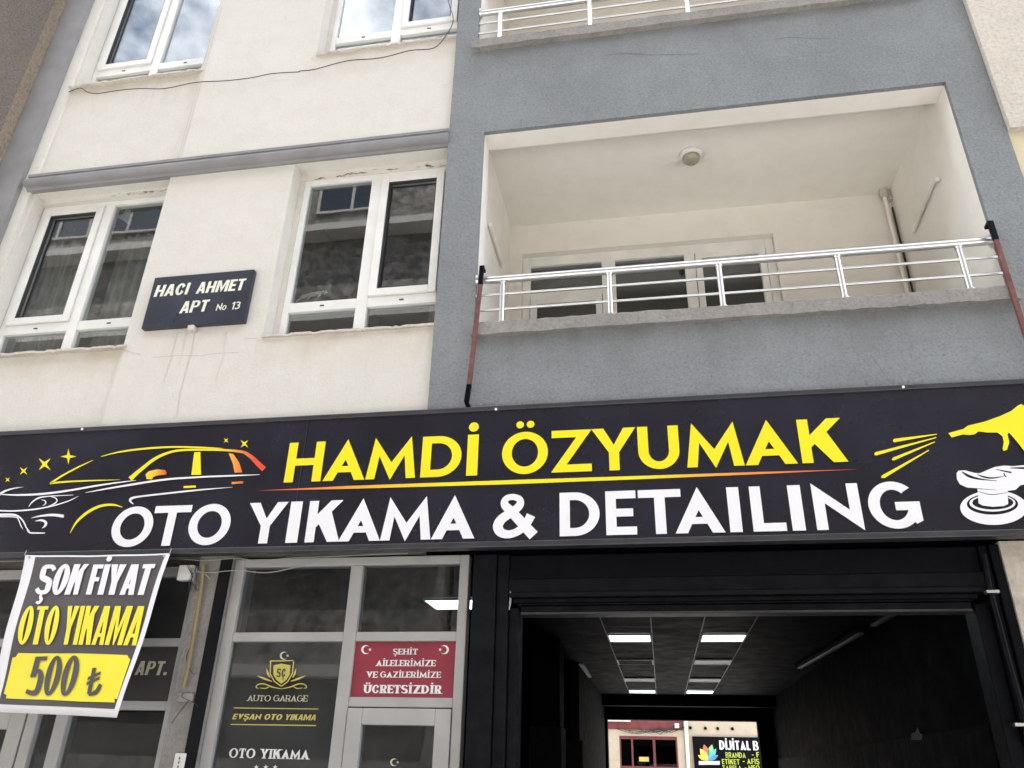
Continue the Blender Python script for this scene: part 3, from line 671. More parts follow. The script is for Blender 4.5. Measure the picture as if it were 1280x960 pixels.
pl = at(864,197,Z=6.15)
L = thing('ceiling_lamp', 'small round lamp on the balcony ceiling with frosted bowl', 'lamp', (pl.x, pl.y, 6.185))
def lathe(name, prof, cx, cy, mat, parent, n=36):
    bm = bmesh.new(); rings = [[bm.verts.new((cx+r*math.cos(2*math.pi*k/n), cy+r*math.sin(2*math.pi*k/n), z)) for k in range(n)] for r, z in prof]
    for a, b in zip(rings, rings[1:]):
        for k in range(n): bm.faces.new((a[k], a[(k+1) % n], b[(k+1) % n], b[k])).smooth = True
    bm.faces.new(rings[-1]); bm.faces.new(rings[0][::-1])
    return mesh_obj(name, bm, mat, parent)
lathe('lamp_base', [(.092,6.184),(.092,6.160),(.084,6.150),(.070,6.148)], pl.x, pl.y, M['pvc'], L)
lathe('lamp_bowl', [(.072,6.147),(.066,6.125),(.05,6.106),(.025,6.096),(.006,6.094)], pl.x, pl.y, paint('frosted_bowl', (.33,.31,.22), .3), L)

# ================================================================== NAME PLATE
PY = -.045
P1 = thing('name_plate', 'black house name plate reading HACI AHMET APT No 13 between two windows', 'sign', (-3.16, 0, 4.44))
a, b, c, d = [at(*p, Y=PY) for p in ((195,345.5),(318,337.5),(304,402),(175,410.5))]
x0, x1, z0, z1 = (a.x+d.x)/2, (b.x+c.x)/2, (c.z+d.z)/2, (a.z+b.z)/2
mesh_obj('plate_box', boxes((x0,x1,PY,-.001,z0,z1)), M['navy'], P1, bevel=.006)
kw = dict(s=.235, t=.17, gap=.075, wk=1.3, block=True)
text_wall('lettering', 'HACI', PY-.002, Z5([(614,418)])[0], Z5([(748,411)])[0], Z5([(625,374)])[0], M['plate_txt'], P1, lean=.1, **kw)
text_wall('lettering', 'AHMET', PY-.002, Z5([(782,406)])[0], Z5([(972,393)])[0], Z5([(800,361)])[0], M['plate_txt'], P1, lean=.1, **kw)
text_wall('lettering', 'APT', PY-.002, Z5([(716,485)])[0], Z5([(825,478)])[0], Z5([(735,438)])[0], M['plate_txt'], P1, lean=.1, **kw)
text_wall('lettering', 'No', PY-.002, Z5([(862,474)])[0], Z5([(902,472)])[0], Z5([(868,447)])[0], M['plate_txt'], P1, lean=.1, s=.17, t=.13, gap=.1)
text_wall('lettering', '13', PY-.002, Z5([(922,470)])[0], Z5([(956,468)])[0], Z5([(930,440)])[0], M['plate_txt'], P1, lean=.1, s=.19, t=.15, gap=.12)
q = at(241,408,Y=-.03); mesh_obj('fixing_clip', boxes((q.x-.025,q.x+.025,-.055,-.001,z0-.045,z0-.003)), M['sillstone'], P1, bevel=.006)

# ================================================================== THE BIG SHOP SIGN
SY = -.10; SX0, SX1, SZ0, SZ1 = -4.75, 2.31, 2.748, 3.632
S = thing('shop_sign', 'long black shop sign with yellow and white lettering and a car outline', 'sign', (-1.1, 0, 2.75))
bm = bmesh.new(); nx = 60          # face sheet, very slightly slack
vs = [[bm.verts.new((SX0+.0+(SX1-SX0)*i/nx, SY+(.0016*math.sin(i*.55)+.0012*math.sin(i*.23+1)+.0012*math.sin(j*1.6+i*.15))*(1 if 0 < j < 8 else 0), SZ0+.03+(SZ1-SZ0-.06)*j/8)) for j in range(9)] for i in range(nx+1)]
for i in range(nx):
    for j in range(8): bm.faces.new((vs[i][j], vs[i+1][j], vs[i+1][j+1], vs[i][j+1])).smooth = True
FLAT.add(id(bm))
mesh_obj('sign_face', bm, M['vinyl'], S)
mesh_obj('sign_back', boxes((SX0,SX1,SY+.014,-.036,SZ0+.006,SZ1-.006)), M['black'], S)
mesh_obj('frame_rail', boxes((SX0,SX1,SY-.012,-.037,SZ1-.032,SZ1)), M['trim'], S, bevel=.006)
mesh_obj('frame_rail', boxes((SX0,SX1,SY-.012,-.037,SZ0,SZ0+.036)), M['trim'], S, bevel=.006)
LY = SY-.006
def sign_line(name, letters, zb, zt, mat, s, t):
    regs = []; h = zt-zb
    for ch, a, b, ref in letters:
        za = {'b': zb+.03*h, 't': zt, 'm': (zb+zt)/2}[ref]
        xa, xb = x_of(a, LY, za), x_of(b, LY, za); w_ = (xb-xa)/h
        ss = w_ if ch in 'Iİ' else s
        V, Fc = region(glyph(ch, w_, ss, t))
        regs.append(([(xa+v[0]*h, zb+v[1]*h) for v in V], Fc))
    flat(name, regs, lambda x, y: (x, LY, y), mat, S)
sign_line('name_lettering', [('H',354.7,400.6,'b'),('A',403,455.6,'b'),('M',456.5,518.8,'b'),('D',527,577,'m'),('İ',582.5,596.5,'b')], 3.183, 3.447, M['yel'], .225, .178)
sign_line('name_lettering', [('Ö',627.5,685,'m'),('Z',689.5,740,'b'),('Y',739,794,'t'),('U',797.5,849,'m'),('M',859,931,'b'),('A',932,997.5,'b'),('K',1003,1060.5,'b')], 3.183, 3.447, M['yel'], .225, .178)
sign_line('trade_lettering', [('O',140,191,'m'),('T',195,241,'t'),('O',236,288,'m')], 2.803, 3.058, M['wht'], .23, .18)
sign_line('trade_lettering', [('Y',312.5,361,'t'),('I',356.5,371.5,'b'),('K',380.6,424,'b'),('A',422.5,475,'b'),('M',475,538,'b'),('A',538.5,593,'b')], 2.803, 3.058, M['wht'], .23, .18)
sign_line('trade_lettering', [('&',616.5,669,'m')], 2.803, 3.058, M['wht'], .23, .18)
sign_line('trade_lettering', [('D',699.5,749.5,'m'),('E',758,796.6,'b'),('T',797,850,'t'),('A',844.5,907,'b'),('I',913,928.5,'b'),('L',942,984,'b'),('I',991,1007.5,'b'),('N',1021.5,1081,'b'),('G',1085.5,1150,'m')], 2.803, 3.058, M['wht'], .23, .18)
M['line_print'] = ramp_x('underline_print', [(x_of(325,LY,3.1), RED), (x_of(420,LY,3.1), (.85,.30,.05)), (x_of(560,LY,3.1), YEL), (x_of(800,LY,3.1), YEL), (x_of(900,LY,3.1), (.85,.35,.05)), (x_of(1070,LY,3.1), RED)])
px_shape('underline', [[(1, S100([(322,613.3),(430,607.6),(640,600),(800,594.8),(950,589.8),(1073,586.6),(950,592.6),(800,599.0),(640,605.2),(430,611.2)]))]], LY, M['line_print'], S)
# car outline
ZC = zf(0, 500, 3.765)
def strokes(lst): return [[(1, S100(q)) for q in ribbon(ZC(p), [v/3.765 for v in (wd if isinstance(wd, (list, tuple)) else [wd]*len(p))])] for p, wd in lst]
px_shape('car_outline', strokes([
    ([(-20,443),(80,447),(200,442),(330,425),(450,404),(560,388),(640,378)], [3,8,10,9,8,6,2]),
    ([(402,436),(500,418),(620,398),(780,374),(950,362),(1100,356),(1222,351)], [2,7,9,9,8,7,2]),
    ([(110,409),(60,417),(20,430),(-5,447)], [1,6,9,12]), ([(-20,520),(60,522),(150,516),(240,500),(320,476),(370,452)], [7,7,7,6,5,1]),
    ([(-20,541),(60,540),(92,552),(112,575),(124,600),(140,620)], [12,10,8,7,6,4]), ([(-20,549),(70,551),(88,566),(98,590),(108,608)], [5,5,5,5,2]),
    ([(135,503),(150,482),(180,462),(230,453),(345,447)], [2,6,7,5,2]), ([(240,455),(262,462),(268,476),(252,490),(225,500)], [3,5,6,5,1]), ([(195,470),(212,474),(214,488),(200,497)], [2,5,5,1]),
    ([(145,556),(190,546),(250,541),(300,547)], [1,8,12,14]), ([(165,570),(195,566),(215,576),(212,592),(196,604)], [2,9,12,10,1]),
    ([(126,610),(140,624),(170,626),(212,626)], [4,7,7,4]),
    ([(628,490),(612,474),(622,462),(660,454),(780,440),(930,424),(1095,410)], [3,10,11,8,8,7,1])]), LY, M['wht'], S)
M['car_print'] = ramp_x('car_print', [(x_of(0,LY,3.35), YEL), (x_of(270,LY,3.35), YEL), (x_of(296,LY,3.35), (.82,.28,.05)), (x_of(318,LY,3.35), RED), (x_of(340,LY,3.35), RED)])
px_shape('car_body_print', strokes([
    ([(475,266),(560,245),(680,229),(820,221),(960,224),(1050,228)], [2,7,9,8,7,2]),
    ([(438,283),(370,315),(300,352),(240,390)], [2,7,8,10]), ([(235,392),(320,384),(440,379),(565,375)], [10,8,6,1]),
    ([(612,372),(660,330),(730,276),(800,246),(870,235),(1000,234),(1090,238),(1150,246)], [22,17,14,11,10,10,11,13]),
    ([(1150,246),(1185,270),(1215,300),(1243,326)], [14,20,24,26]),
    ([(330,626),(360,575),(410,530),(470,500),(530,493),(576,504)], [2,10,13,12,10,3]),
    ([(864,410),(922,407)], 10), ([(1090,391),(1144,387)], 10)])
    + [[(1, S100(ZC(l)))] for l in ([(914,246),(943,244),(946,352),(900,353)], [(1076,250),(1098,254),(1126,295),(1140,341),(1104,342),(1096,300)])], LY, M['car_print'], S)
M['mirror_print'] = ramp_x('mirror_print', [(x_of(180,LY,3.3), YEL), (x_of(194,LY,3.3), (.85,.5,.04)), (x_of(209,LY,3.3), RED)])
px_shape('car_mirror_print', [[(1, S100(ZC([(690,372),(685,350),(700,335),(740,326),(778,330),(786,346),(778,352),(745,354),(722,362),(715,374)])))]], LY, M['mirror_print'], S)
for x, y, r, rt in ((36,375,16,45),(111,334,26,45),(210,302,40,45),(322,266,38,0),(1064,190,16,45),(1150,206,26,45)): px_shape('sparkle', [[(1, S100(star4(x/3.765, 500+y/3.765, r/3.765, .26, rt, 1)))]], LY, M['yel'], S)
ZP = zf(1060, 460, 4.364)
px_shape('spray_print', [[(1, S100(ZP(l)))] for l in ([(245,394),(252,386),(485,359),(486,363),(255,405),(246,402)], [(143,466),(150,459),(480,377),(484,381),(155,477),(145,475)], [(239,497),(246,488),(472,401),(475,405),(252,504),(241,503)], [(180,593),(188,584),(440,446),(443,450),(200,600),(184,600)])]
         + [[(1, S100(ZP([(547,355),(630,332),(655,314),(740,294),(830,262),(890,234),(925,206),(945,196),(970,212),(1000,218),(1060,215),(1060,520),(1000,505),(962,455),(940,425),(905,382),(878,352),(870,362),(880,405),(868,446),(848,453),(843,440),(850,405),(842,372),(815,352),(760,352),(712,346),(690,362),(660,366),(628,362),(565,379)])))]], LY, M['yel'], S)
pol = [(1, S100(ZP(ell(795,762,183,94,48)))), (-1, S100(ZP(ell(788,742,140,58,40)))), (1, S100(ZP(ell(788,737,126,46,40)))), (-1, S100(ZP(ell(790,734,112,38,40)))),
       (1, S100(ZP([(706,660),(870,670),(874,742),(850,753),(790,757),(735,750),(712,738)]))),
       (1, S100(ZP([(592,575),(602,560),(640,558),(690,572),(720,574),(760,556),(800,540),(850,532),(900,535),(960,530),(1060,528),(1060,612),(985,630),(940,640),(915,664),(860,672),(800,664),(705,656),(650,652),(610,634),(594,606)])))]
for r_ in (ribbon(ZP([(622,566),(660,590),(720,606),(815,616)]), [1.2,3.2,2.0,.4]), ribbon(ZP([(705,580),(740,594),(790,600),(850,590)]), [.6,2.0,1.8,.6]), ribbon(ZP([(806,552),(850,562),(892,570)]), [.6,1.6,1.8]), ribbon(ZP([(850,572),(856,588),(866,594)]), [1,1.6,.6]), ribbon(ZP([(885,545),(960,546),(1060,550)]), [1,2.4,2.8]), ribbon(ZP([(706,672),(780,690),(868,680)]), [.5,.9,.5])):
    pol += [(-1, S100(q)) for q in r_]
px_shape('polisher_print', [pol], LY, M['wht'], S)
q = at(381, 560, Y=SY)
mesh_obj('sheet_joint', boxes((q.x-.002,q.x+.002,SY-.0052,SY-.0035,SZ0+.036,SZ1-.032)), M['trim'], S)
# screw heads on the frame
for p in ((103,536.5),(620,511.8),(1129,484)):
    q = at(*p, Y=SY-.012); o = bmesh.new(); tube(o, [(q.x,SY-.012,q.z),(q.x,SY-.018,q.z)], .008, 10); mesh_obj('screw', o, M['wht'], S)

# ================================================================== PRICE POSTER
PO = thing('price_poster', 'hanging vinyl price poster in white, yellow and dark print under the shop sign', 'poster', (-3.3, -.2, 2.73))
TL, TR, BR, BL = at(31,693.5,Y=-.16), at(213,691.5,Y=-.16), at(146,897,Y=-.27), at(-20,889,Y=-.27)
def PM(u, v, off=0):
    """poster coordinates: u to the right, v downwards"""
    p = TL*(1-u)*(1-v) + TR*u*(1-v) + BR*u*v + BL*(1-u)*v
    p = p.copy(); p.y += .016*math.sin(u*5.2+1.2)*(0.3+v) + .007*math.sin(v*9+u*3) + .004*math.sin(u*17+v*6)*(1-v) - off
    p.z += -.006*math.sin(u*math.pi)*(1-v)
    return p
def poster_panel(name, u0, u1, v0, v1, off, mat, n=16):
    bm = bmesh.new(); G = [[bm.verts.new(PM(u0+(u1-u0)*i/n, v0+(v1-v0)*j/n, off)) for j in range(n+1)] for i in range(n+1)]
    for i in range(n):
        for j in range(n): f = bm.faces.new((G[i][j], G[i+1][j], G[i+1][j+1], G[i][j+1])); f.smooth = True
    bm.normal_update()
    for f in bm.faces:
        if f.normal.y > 0: f.normal_flip()
    FLAT.add(id(bm))
    o = mesh_obj(name, bm, mat, PO); return o
o = poster_panel('sheet', 0, 1, 0, 1, 0, M['poster_white']); sm = o.modifiers.new('thickness', 'SOLIDIFY'); sm.thickness = .003; sm.offset = -1
poster_panel('dark_print', .072, .972, .012, .955, .003, M['poster_dark'])
def poster_px(px, py):
    """invert the poster map for a pixel (bilinear in the picture is close enough at this size)"""
    u, v = .5, .5
    for _ in range(12):
        def f(u, v):
            q = PM(u, v)-CAM; return Vector((640+F_PX*q.dot(rgt)/q.dot(fwd), 480-F_PX*q.dot(upv)/q.dot(fwd)))
        e = Vector((px, py))-f(u, v); h = 1e-3
        a = (f(u+h, v)-f(u, v))/h; b = (f(u, v+h)-f(u, v))/h; D = a.x*b.y-a.y*b.x
        u += (e.x*b.y-e.y*b.x)/D; v += (a.x*e.y-a.y*e.x)/D
    return u, v
def subdivided(regs, k=0): return regs
def poster_text(st, bl, br, tl, tr, mat, off=.010, **kw):
    q = [Vector(poster_px(*p)) for p in (bl, br, tl, tr)]
    regs, tot = text_regs(st, **kw)
    def fn(x, y):
        p = q[0]*(1-x)*(1-y) + q[1]*x*(1-y) + q[2]*(1-x)*y + q[3]*x*y
        return PM(p.x, p.y, off)
    flat('lettering', regs, fn, mat, PO)
Z6 = zf(0, 680, 3.43)
cd = dict(s=.205, t=.14, gap=.03, wk=.92, block=True)
poster_text('ŞOK', *Z6([(152,217),(338,218),(188,90),(388,87)]), M['poster_white'], **cd)
poster_text('FİYAT', *Z6([(372,218),(634,220),(405,90),(672,87)]), M['poster_white'], **cd)
poster_text('OTO', *Z6([(70,430),(238,432),(110,268),(272,267)]), M['poster_yel'], s=.165, t=.095, gap=.03, wk=.76, block=True)
poster_text('YIKAMA', *Z6([(262,432),(588,436),(296,267),(640,268)]), M['poster_yel'], s=.155, t=.095, gap=.04, wk=.78, block=True)
pts = Z6([(83,468),(200,470),(350,470),(550,477),(556,490),(562,495),(506,665),(494,664),(496,680),(350,676),(200,668),(60,664),(30,662),(32,648),(20,642),(57,488),(70,486)])
qq = [poster_px(*p) for p in pts]
def dense(pl, k=4):
    o = []
    for i in range(len(pl)):
        a, b = pl[i], pl[(i+1) % len(pl)]
        o += [(a[0]+(b[0]-a[0])*j/k, a[1]+(b[1]-a[1])*j/k) for j in range(k)]
    return o
# price panel cut into strips so it follows the sheet
ops = [(1, qq)]
V, Fc = region(ops)
us = [v[0] for v in V]
bm = bmesh.new(); cache = [bm.verts.new((v[0], v[1], 0)) for v in V]
for f in Fc: bm.faces.new([cache[i] for i in f])
for k in range(1, 16):
    for axis in (0, 1):
        co = [0, 0, 0]; co[axis] = k/16; no = [0, 0, 0]; no[axis] = 1
        bmesh.ops.bisect_plane(bm, geom=bm.verts[:]+bm.edges[:]+bm.faces[:], plane_co=co, plane_no=no)
for v in bm.verts: v.co = PM(v.co.x, v.co.y, .007)
bm.normal_update()
for f in bm.faces:
    if f.normal.y > 0: f.normal_flip()
FLAT.add(id(bm)); mesh_obj('price_panel', bm, M['poster_yel'], PO)
poster_text('500', *Z6([(112,648),(318,652),(150,484),(358,480)]), M['poster_dark'], .012, s=.195, t=.11, gap=.05, wk=.95, block=True)
poster_text('₺', *Z6([(366,652),(432,655),(392,532),(456,532)]), M['poster_dark'], .012, s=.2, t=.14, gap=.0)
for p in ((38,697),(206,695)):
    u, v = poster_px(*p); q = PM(u, v, .004); o = bmesh.new(); tube(o, [q, q+Vector((0,-.006,0))], .008, 10); mesh_obj('eyelet', o, M['steel'], PO)
for a, b in (((31,694),(33,688)), ((212,692),(214,686))):
    o = bmesh.new(); tube(o, [at(*a, Y=-.165), at(*b, Y=-.115)], .003, 6); mesh_obj('hanging_cord', o, M['wire_grey'], PO)

# ================================================================== AWNING ARMS (rusty)
def arm(top, mid1, mid2, bot, lab):
    Ya = -.10
    o = thing('awning_arm', lab, 'bracket', (at(*bot, Y=Ya).x, 0, at(*bot, Y=Ya).z), 'rusty awning arms')
    bm = bmesh.new(); bar(bm, at(*mid1, Y=Ya), at(*mid2, Y=Ya), .030, .020); mesh_obj('steel_bar', bm, M['rust'], o, bevel=.003)
    bm = bmesh.new(); bar(bm, at(*top, Y=Ya), at(*mid1, Y=Ya), .031, .024); q = at(*top, Y=Ya); bar(bm, q, q+Vector((.0,.06,-.005)), .03, .022, Vector((0,0,1))); mesh_obj('black_bracket', bm, M['black'], o, bevel=.003)
    bm = bmesh.new(); bar(bm, at(*mid2, Y=Ya), at(*bot, Y=Ya), .031, .024); q = at(*bot, Y=Ya); bar(bm, q, q+Vector((0,.07,0)), .024, .02, Vector((0,0,1))); mesh_obj('pivot_foot', bm, M['black'], o, bevel=.003)
arm((602.5,333), (600.5,356), (586.5,481), (583,503), 'red oxide steel bar with black ends at the left end of the balcony ledge')
arm((1237.5,277), (1245,300), (1284,424), (1296,462), 'red oxide steel bar with black top at the right end of the balcony ledge')

# ================================================================== CABLE across the cream wall
Z1 = zf(0, 0, 3.2); Z2 = zf(300, 0, 3.2)
cpts = Z1([(275,368),(320,352),(350,368),(390,374),(470,362),(560,354),(660,354),(780,330),(900,323),(1000,312),(1090,294),(1190,288)]) + Z2([(240,284),(300,277),(430,243),(560,232),(680,202),(775,192),(825,140),(853,80),(835,10),(830,-60)])
bm = bmesh.new(); tube(bm, [at(x, y, Y=-.035 + (.02 if i in (0, 1) else 0)) for i, (x, y) in enumerate(catmull(cpts, 4))], .0038, 6)
tag(mesh_obj('cable', bm, M['wire'], smooth=True), 'thin black cable sagging across the cream wall under the top windows', 'cable')

# ================================================================== CURTAINS in the first floor windows
def curtain(x0, x1, z0, z1, y, amp, k, mat, lab):
    bm = bmesh.new(); n = 90; R1 = []
    for j in range(2):
        R1.append([bm.verts.new((x0+(x1-x0)*i/n, y+amp*math.sin(i*k)+amp*.5*math.sin(i*k*.37+j*.6), (z0, z1)[j])) for i in range(n+1)])
    for i in range(n): bm.faces.new((R1[0][i], R1[0][i+1], R1[1][i+1], R1[1][i])).smooth = True
    o = mesh_obj('curtain', bm, mat); sm = o.modifiers.new('thickness', 'SOLIDIFY'); sm.thickness = .004
    return tag(o, lab, 'curtain', 'curtains behind the first floor windows')
curtain(-4.95, -4.5, 4.15, 5.72, .32, .018, .55, M['curtain'], 'grey curtain hanging at the left pane of the lower left window')
curtain(-4.28, -3.72, 4.15, 5.62, .36, .022, .42, M['curtain'], 'grey curtain with a loose fold behind the right pane of the lower left window')
bm = bmesh.new(); a = zf(0,240,3.2)([(460,98),(490,88),(505,66),(524,64),(512,128),(490,112)]); poly_prism(bm, [(at(x,y,Y=.28).x, at(x,y,Y=.28).z) for x, y in a], .28, .285)
tag(mesh_obj('hanging_cloth', bm, M['lace']), 'scrap of white cloth hanging inside the lower left window', 'cloth')
bm = bmesh.new()
for k in range(6): tube(bm, [at(370+k*7, 377-k*1.5-2*(k % 2), Y=.30), at(378+k*6, 371-k*1.2, Y=.32), at(392+k*3, 366-k*.5, Y=.30)], [.004,.012,.006], 6)
tag(mesh_obj('crumpled_cloth', bm, M['lace']), 'crumpled white cloth lying inside the window right of the name plate', 'cloth')
bm = bmesh.new()
for p in ((340,442,.05),(352,430,.04),(366,440,.045)):
    q = at(105+(p[0]-340)*.25+5, 430, Y=.3)
    bmesh.ops.create_icosphere(bm, subdivisions=2, radius=p[2], matrix=Matrix.Translation((q.x, .3, 4.43)))
tag(mesh_obj('soft_toy', bm, M['lace'], smooth=True), 'small white fluffy lumps on the sill inside the lower left window', 'toy')

# ================================================================== SHOPFRONT (left of the garage door)
FY = .05
SF = thing('shopfront', 'grey aluminium shopfront with dark glass and gold lettering left of the garage door', 'shopfront', (-1.75, FY, 0))
fx = [-2.51, -2.445, -1.76, -1.685, -1.095, -1.04]
T1, T2 = (2.26, 2.312), (1.914, 1.965)
fr = boxes((fx[0],fx[1],FY-.02,FY+.06,0,2.745), (fx[2],fx[3],FY-.022,FY+.06,0,2.695), (fx[4],fx[5],FY-.02,FY+.06,0,2.745), (fx[1],fx[4],FY-.02,FY+.06,2.695,2.745),
           (fx[1],fx[2],FY-.018,FY+.06,T1[0],T1[1]), (fx[3],fx[4],FY-.018,FY+.06,T1[0],T1[1]), (fx[3],fx[4],FY-.018,FY+.06,T2[0],T2[1]), (fx[1],fx[2],FY-.018,FY+.06,0,.1))
mesh_obj('frame', fr, M['alu'], SF, bevel=.005)
mesh_obj('pane', boxes((fx[1],fx[2],FY+.01,FY+.018,T1[1],2.695)), M['shopglass'], SF)
mesh_obj('pane', boxes((fx[3],fx[4],FY+.01,FY+.018,T1[1],2.695)), M['shopglass'], SF)
pn = mesh_obj('pane', boxes((fx[1],fx[2],FY+.01,FY+.018,.1,T1[0])), M['shopglass'], SF)
mesh_obj('pane_film', boxes((fx[1],fx[2],FY+.03,FY+.034,.1,T1[0])), paint('dark_window_film', (.018,.02,.02), .5, 0, .3, 2), pn)
dr = mesh_obj('door', boxes((fx[3]+.004,fx[3]+.09,FY-.03,FY+.04,.02,T2[0]-.006), (fx[4]-.09,fx[4]-.004,FY-.03,FY+.04,.02,T2[0]-.006), (fx[3]+.09,fx[4]-.09,FY-.03,FY+.04,T2[0]-.09,T2[0]-.006), (fx[3]+.09,fx[4]-.09,FY-.03,FY+.04,.02,.2)), M['alu'], SF, bevel=.004)
mesh_obj('door_pane', boxes((fx[3]+.09,fx[4]-.09,FY,FY+.008,.2,T2[0]-.09)), M['shopglass'], dr)
DY = FY+.006                                     # prints sit on the glass
ZS = zf(240, 690, 3.556)
T_ = lambda st, bl, br, tp, mat, **kw: text_wall('lettering', st, DY, ZS([bl])[0], ZS([br])[0], ZS([tp])[0], mat, pn, **kw)
T_('AUTO', (245,663), (348,663), (255,636), M['gold_pale'], s=.13, t=.07, gap=.08, serif=True)
T_('GARAGE', (360,664), (512,664), (368,636), M['gold_pale'], s=.13, t=.07, gap=.08, serif=True)
T_('EVŞAN', (178,744), (302,745), (186,719), M['gold'], s=.22, t=.17, gap=.08, wk=1.35, block=True, lean=.25)
T_('OTO', (318,746), (396,746), (324,720), M['gold'], s=.22, t=.17, gap=.08, wk=1.35, block=True, lean=.25)
T_('YIKAMA', (410,747), (548,748), (412,721), M['gold'], s=.22, t=.17, gap=.08, wk=1.35, block=True, lean=.25)
T_('OTO', (162,914), (278,917), (172,872), M['notice_txt'], s=.2, t=.1, gap=.08, serif=True)
T_('YIKAMA', (302,918), (518,922), (306,875), M['notice_txt'], s=.2, t=.1, gap=.08, serif=True)
em = []
for l, wd in (([(345,490),(350,484),(395,484),(450,482)], [4,5,5,4]), ([(350,486),(347,540),(366,575),(397,597)], 5), ([(452,486),(446,540),(426,575),(397,597)], 5)): em.append([(1, S100(q)) for q in ribbon(ZS(l), [v/3.556 for v in (wd if isinstance(wd, list) else [wd]*len(l))], False)])
em.append([(1, S100(ZS([(362,504),(398,496),(438,504),(434,545),(420,568),(396,586),(374,566),(362,545)])))])
for d in (-1, 1):
    for l, wd in (([(397,608),(397+d*40,600),(397+d*78,586),(397+d*105,590),(397+d*112,602),(397+d*100,606)], [2,5,5,4,4,2]), ([(397+d*50,596),(397+d*70,606),(397+d*95,604)], [2,4,2]),
                  ([(397+d*42,575),(397+d*75,563),(397+d*108,550)], [3,9,1]), ([(397+d*50,558),(397+d*60,540),(397+d*65,518)], [3,9,1])):
        em.append([(1, S100(q)) for q in ribbon(ZS(l), [v/3.556 for v in wd])])
px_shape('emblem', em, DY, M['gold'], pn)
px_shape('crescent_emblem', [[(s_, S100(p)) for s_, p in crescent(*ZS([(408,461)])[0], 5.0, 1)]], DY, M['gold_pale'], pn)
text_wall('lettering', 'SÇ', DY-.002, ZS([(374,556)])[0], ZS([(414,556)])[0], ZS([(378,518)])[0], paint('emblem_dark', (.05,.045,.02), .6), pn, s=.2, t=.15, gap=.12, block=True)
px_shape('rule', [S100(ZS([(186,691),(561,696),(561,700),(186,695)])), S100(ZS([(172,764),(551,769),(551,774),(172,768)]))], DY, M['gold'], pn)
for x in (286,328,370): px_shape('star', [S100(star5(*ZS([(x, 957)])[0], 3.4, -90))], DY, M['notice_txt'], pn)
px_shape('crescent_emblem', [[(s_, S100(p)) for s_, p in crescent(*ZS([(898,935)])[0], 4.8, 1)]], FY-.003, M['gold_pale'], dr)

NP = thing('notice_panel', 'red notice panel with white text beginning ŞEHİT, above the shop door', 'notice', ((fx[3]+fx[4])/2, FY, T2[1]))
mesh_obj('panel', boxes((fx[3],fx[4],FY-.004,FY+.004,T2[1]+.001,T1[0]-.001)), M['redpanel'], NP)
NT = lambda st, bl, br, tp, **kw: text_wall('lettering', st, FY-.007, ZS([bl])[0], ZS([br])[0], ZS([tp])[0], M['notice_txt'], NP, serif=True, **kw)
nk = dict(s=.19, t=.11, gap=.09)
NT('ŞEHİT', (893,456), (1002,455), (896,430), **nk)
NT('AİLELERİMİZE', (818,508), (1082,507), (822,480), **nk)
NT('VE', (775,559), (824,559), (778,531), **nk)
NT('GAZİLERİMİZE', (835,559), (1105,558), (838,531), **nk)
NT('ÜCRETSİZDİR', (762,629), (1108,628), (766,590), s=.24, t=.13, gap=.08)
for cx_, d_ in ((772, 1), (1122, -1)): px_shape('crescent_emblem', [[(s_, S100(p)) for s_, p in crescent(*ZS([(cx_,434)])[0], 5.6, d_)]], FY-.007, M['notice_txt'], NP)

# ================================================================== APARTMENT ENTRANCE (far left)
EY = .10
EN = thing('apartment_entrance', 'grey aluminium apartment entrance with dark glass, behind the price poster', 'entrance', (-3.7, EY, 0))
ex = (-4.7, -4.62, -2.81, -2.73)
mesh_obj('frame', boxes((ex[2],ex[3],EY-.02,EY+.06,0,2.72), (ex[0],ex[1],EY-.02,EY+.06,0,2.72), (ex[1],ex[2],EY-.018,EY+.06,2.66,2.72), (ex[1],ex[2],EY-.018,EY+.06,2.24,2.288), (ex[1],ex[2],EY-.018,EY+.06,1.886,1.936),
      (-3.42,-3.36,EY-.017,EY+.06,2.288,2.66)), M['alu'], EN, bevel=.005)
dl = mesh_obj('door', boxes((-4.58,-4.48,EY-.03,EY+.04,.02,1.868), (-3.80,-3.70,EY-.03,EY+.04,.02,1.868), (-4.48,-3.80,EY-.03,EY+.04,1.77,1.868), (-4.48,-3.80,EY-.03,EY+.04,.02,.2)), M['alu'], EN, bevel=.004)
mesh_obj('door_pane', boxes((-4.48,-3.80,EY,EY+.008,.2,1.77)), M['shopglass'], dl)
mesh_obj('door_post', boxes((-3.69,-3.62,EY-.026,EY+.06,0,1.873), (-3.50,-3.42,EY-.026,EY+.06,0,1.873)), M['alu'], EN, bevel=.004)
for a, b, c, d in ((ex[1],-3.42,2.288,2.66), (-3.36,ex[2],2.288,2.66), (-3.42,ex[2],.0,1.875), (-3.62,-3.50,0,1.873)): mesh_obj('pane', boxes((a,b,EY+.012,EY+.02,c,d)), M['shopglass'], EN)
mesh_obj('name_board', boxes((ex[1],ex[2],EY+.004,EY+.02,1.936,2.24)), paint('door_name_board', (.05,.045,.042), .35), EN)
a = text_wall('lettering', 'APT.', EY+.001, Z6([(576,563)])[0], Z6([(712,561)])[0], Z6([(590,502)])[0], M['gold_pale'], EN, s=.24, t=.17, gap=.1, wk=1.25, block=True, lean=.12)
mesh_obj('entrance_hall', boxes((-4.75,-2.7,3.5,3.55,0,2.75), (-4.8,-4.75,.2,3.5,0,2.75), (-4.75,-2.7,.2,3.5,2.75,2.8)), M['dark_room'], B)

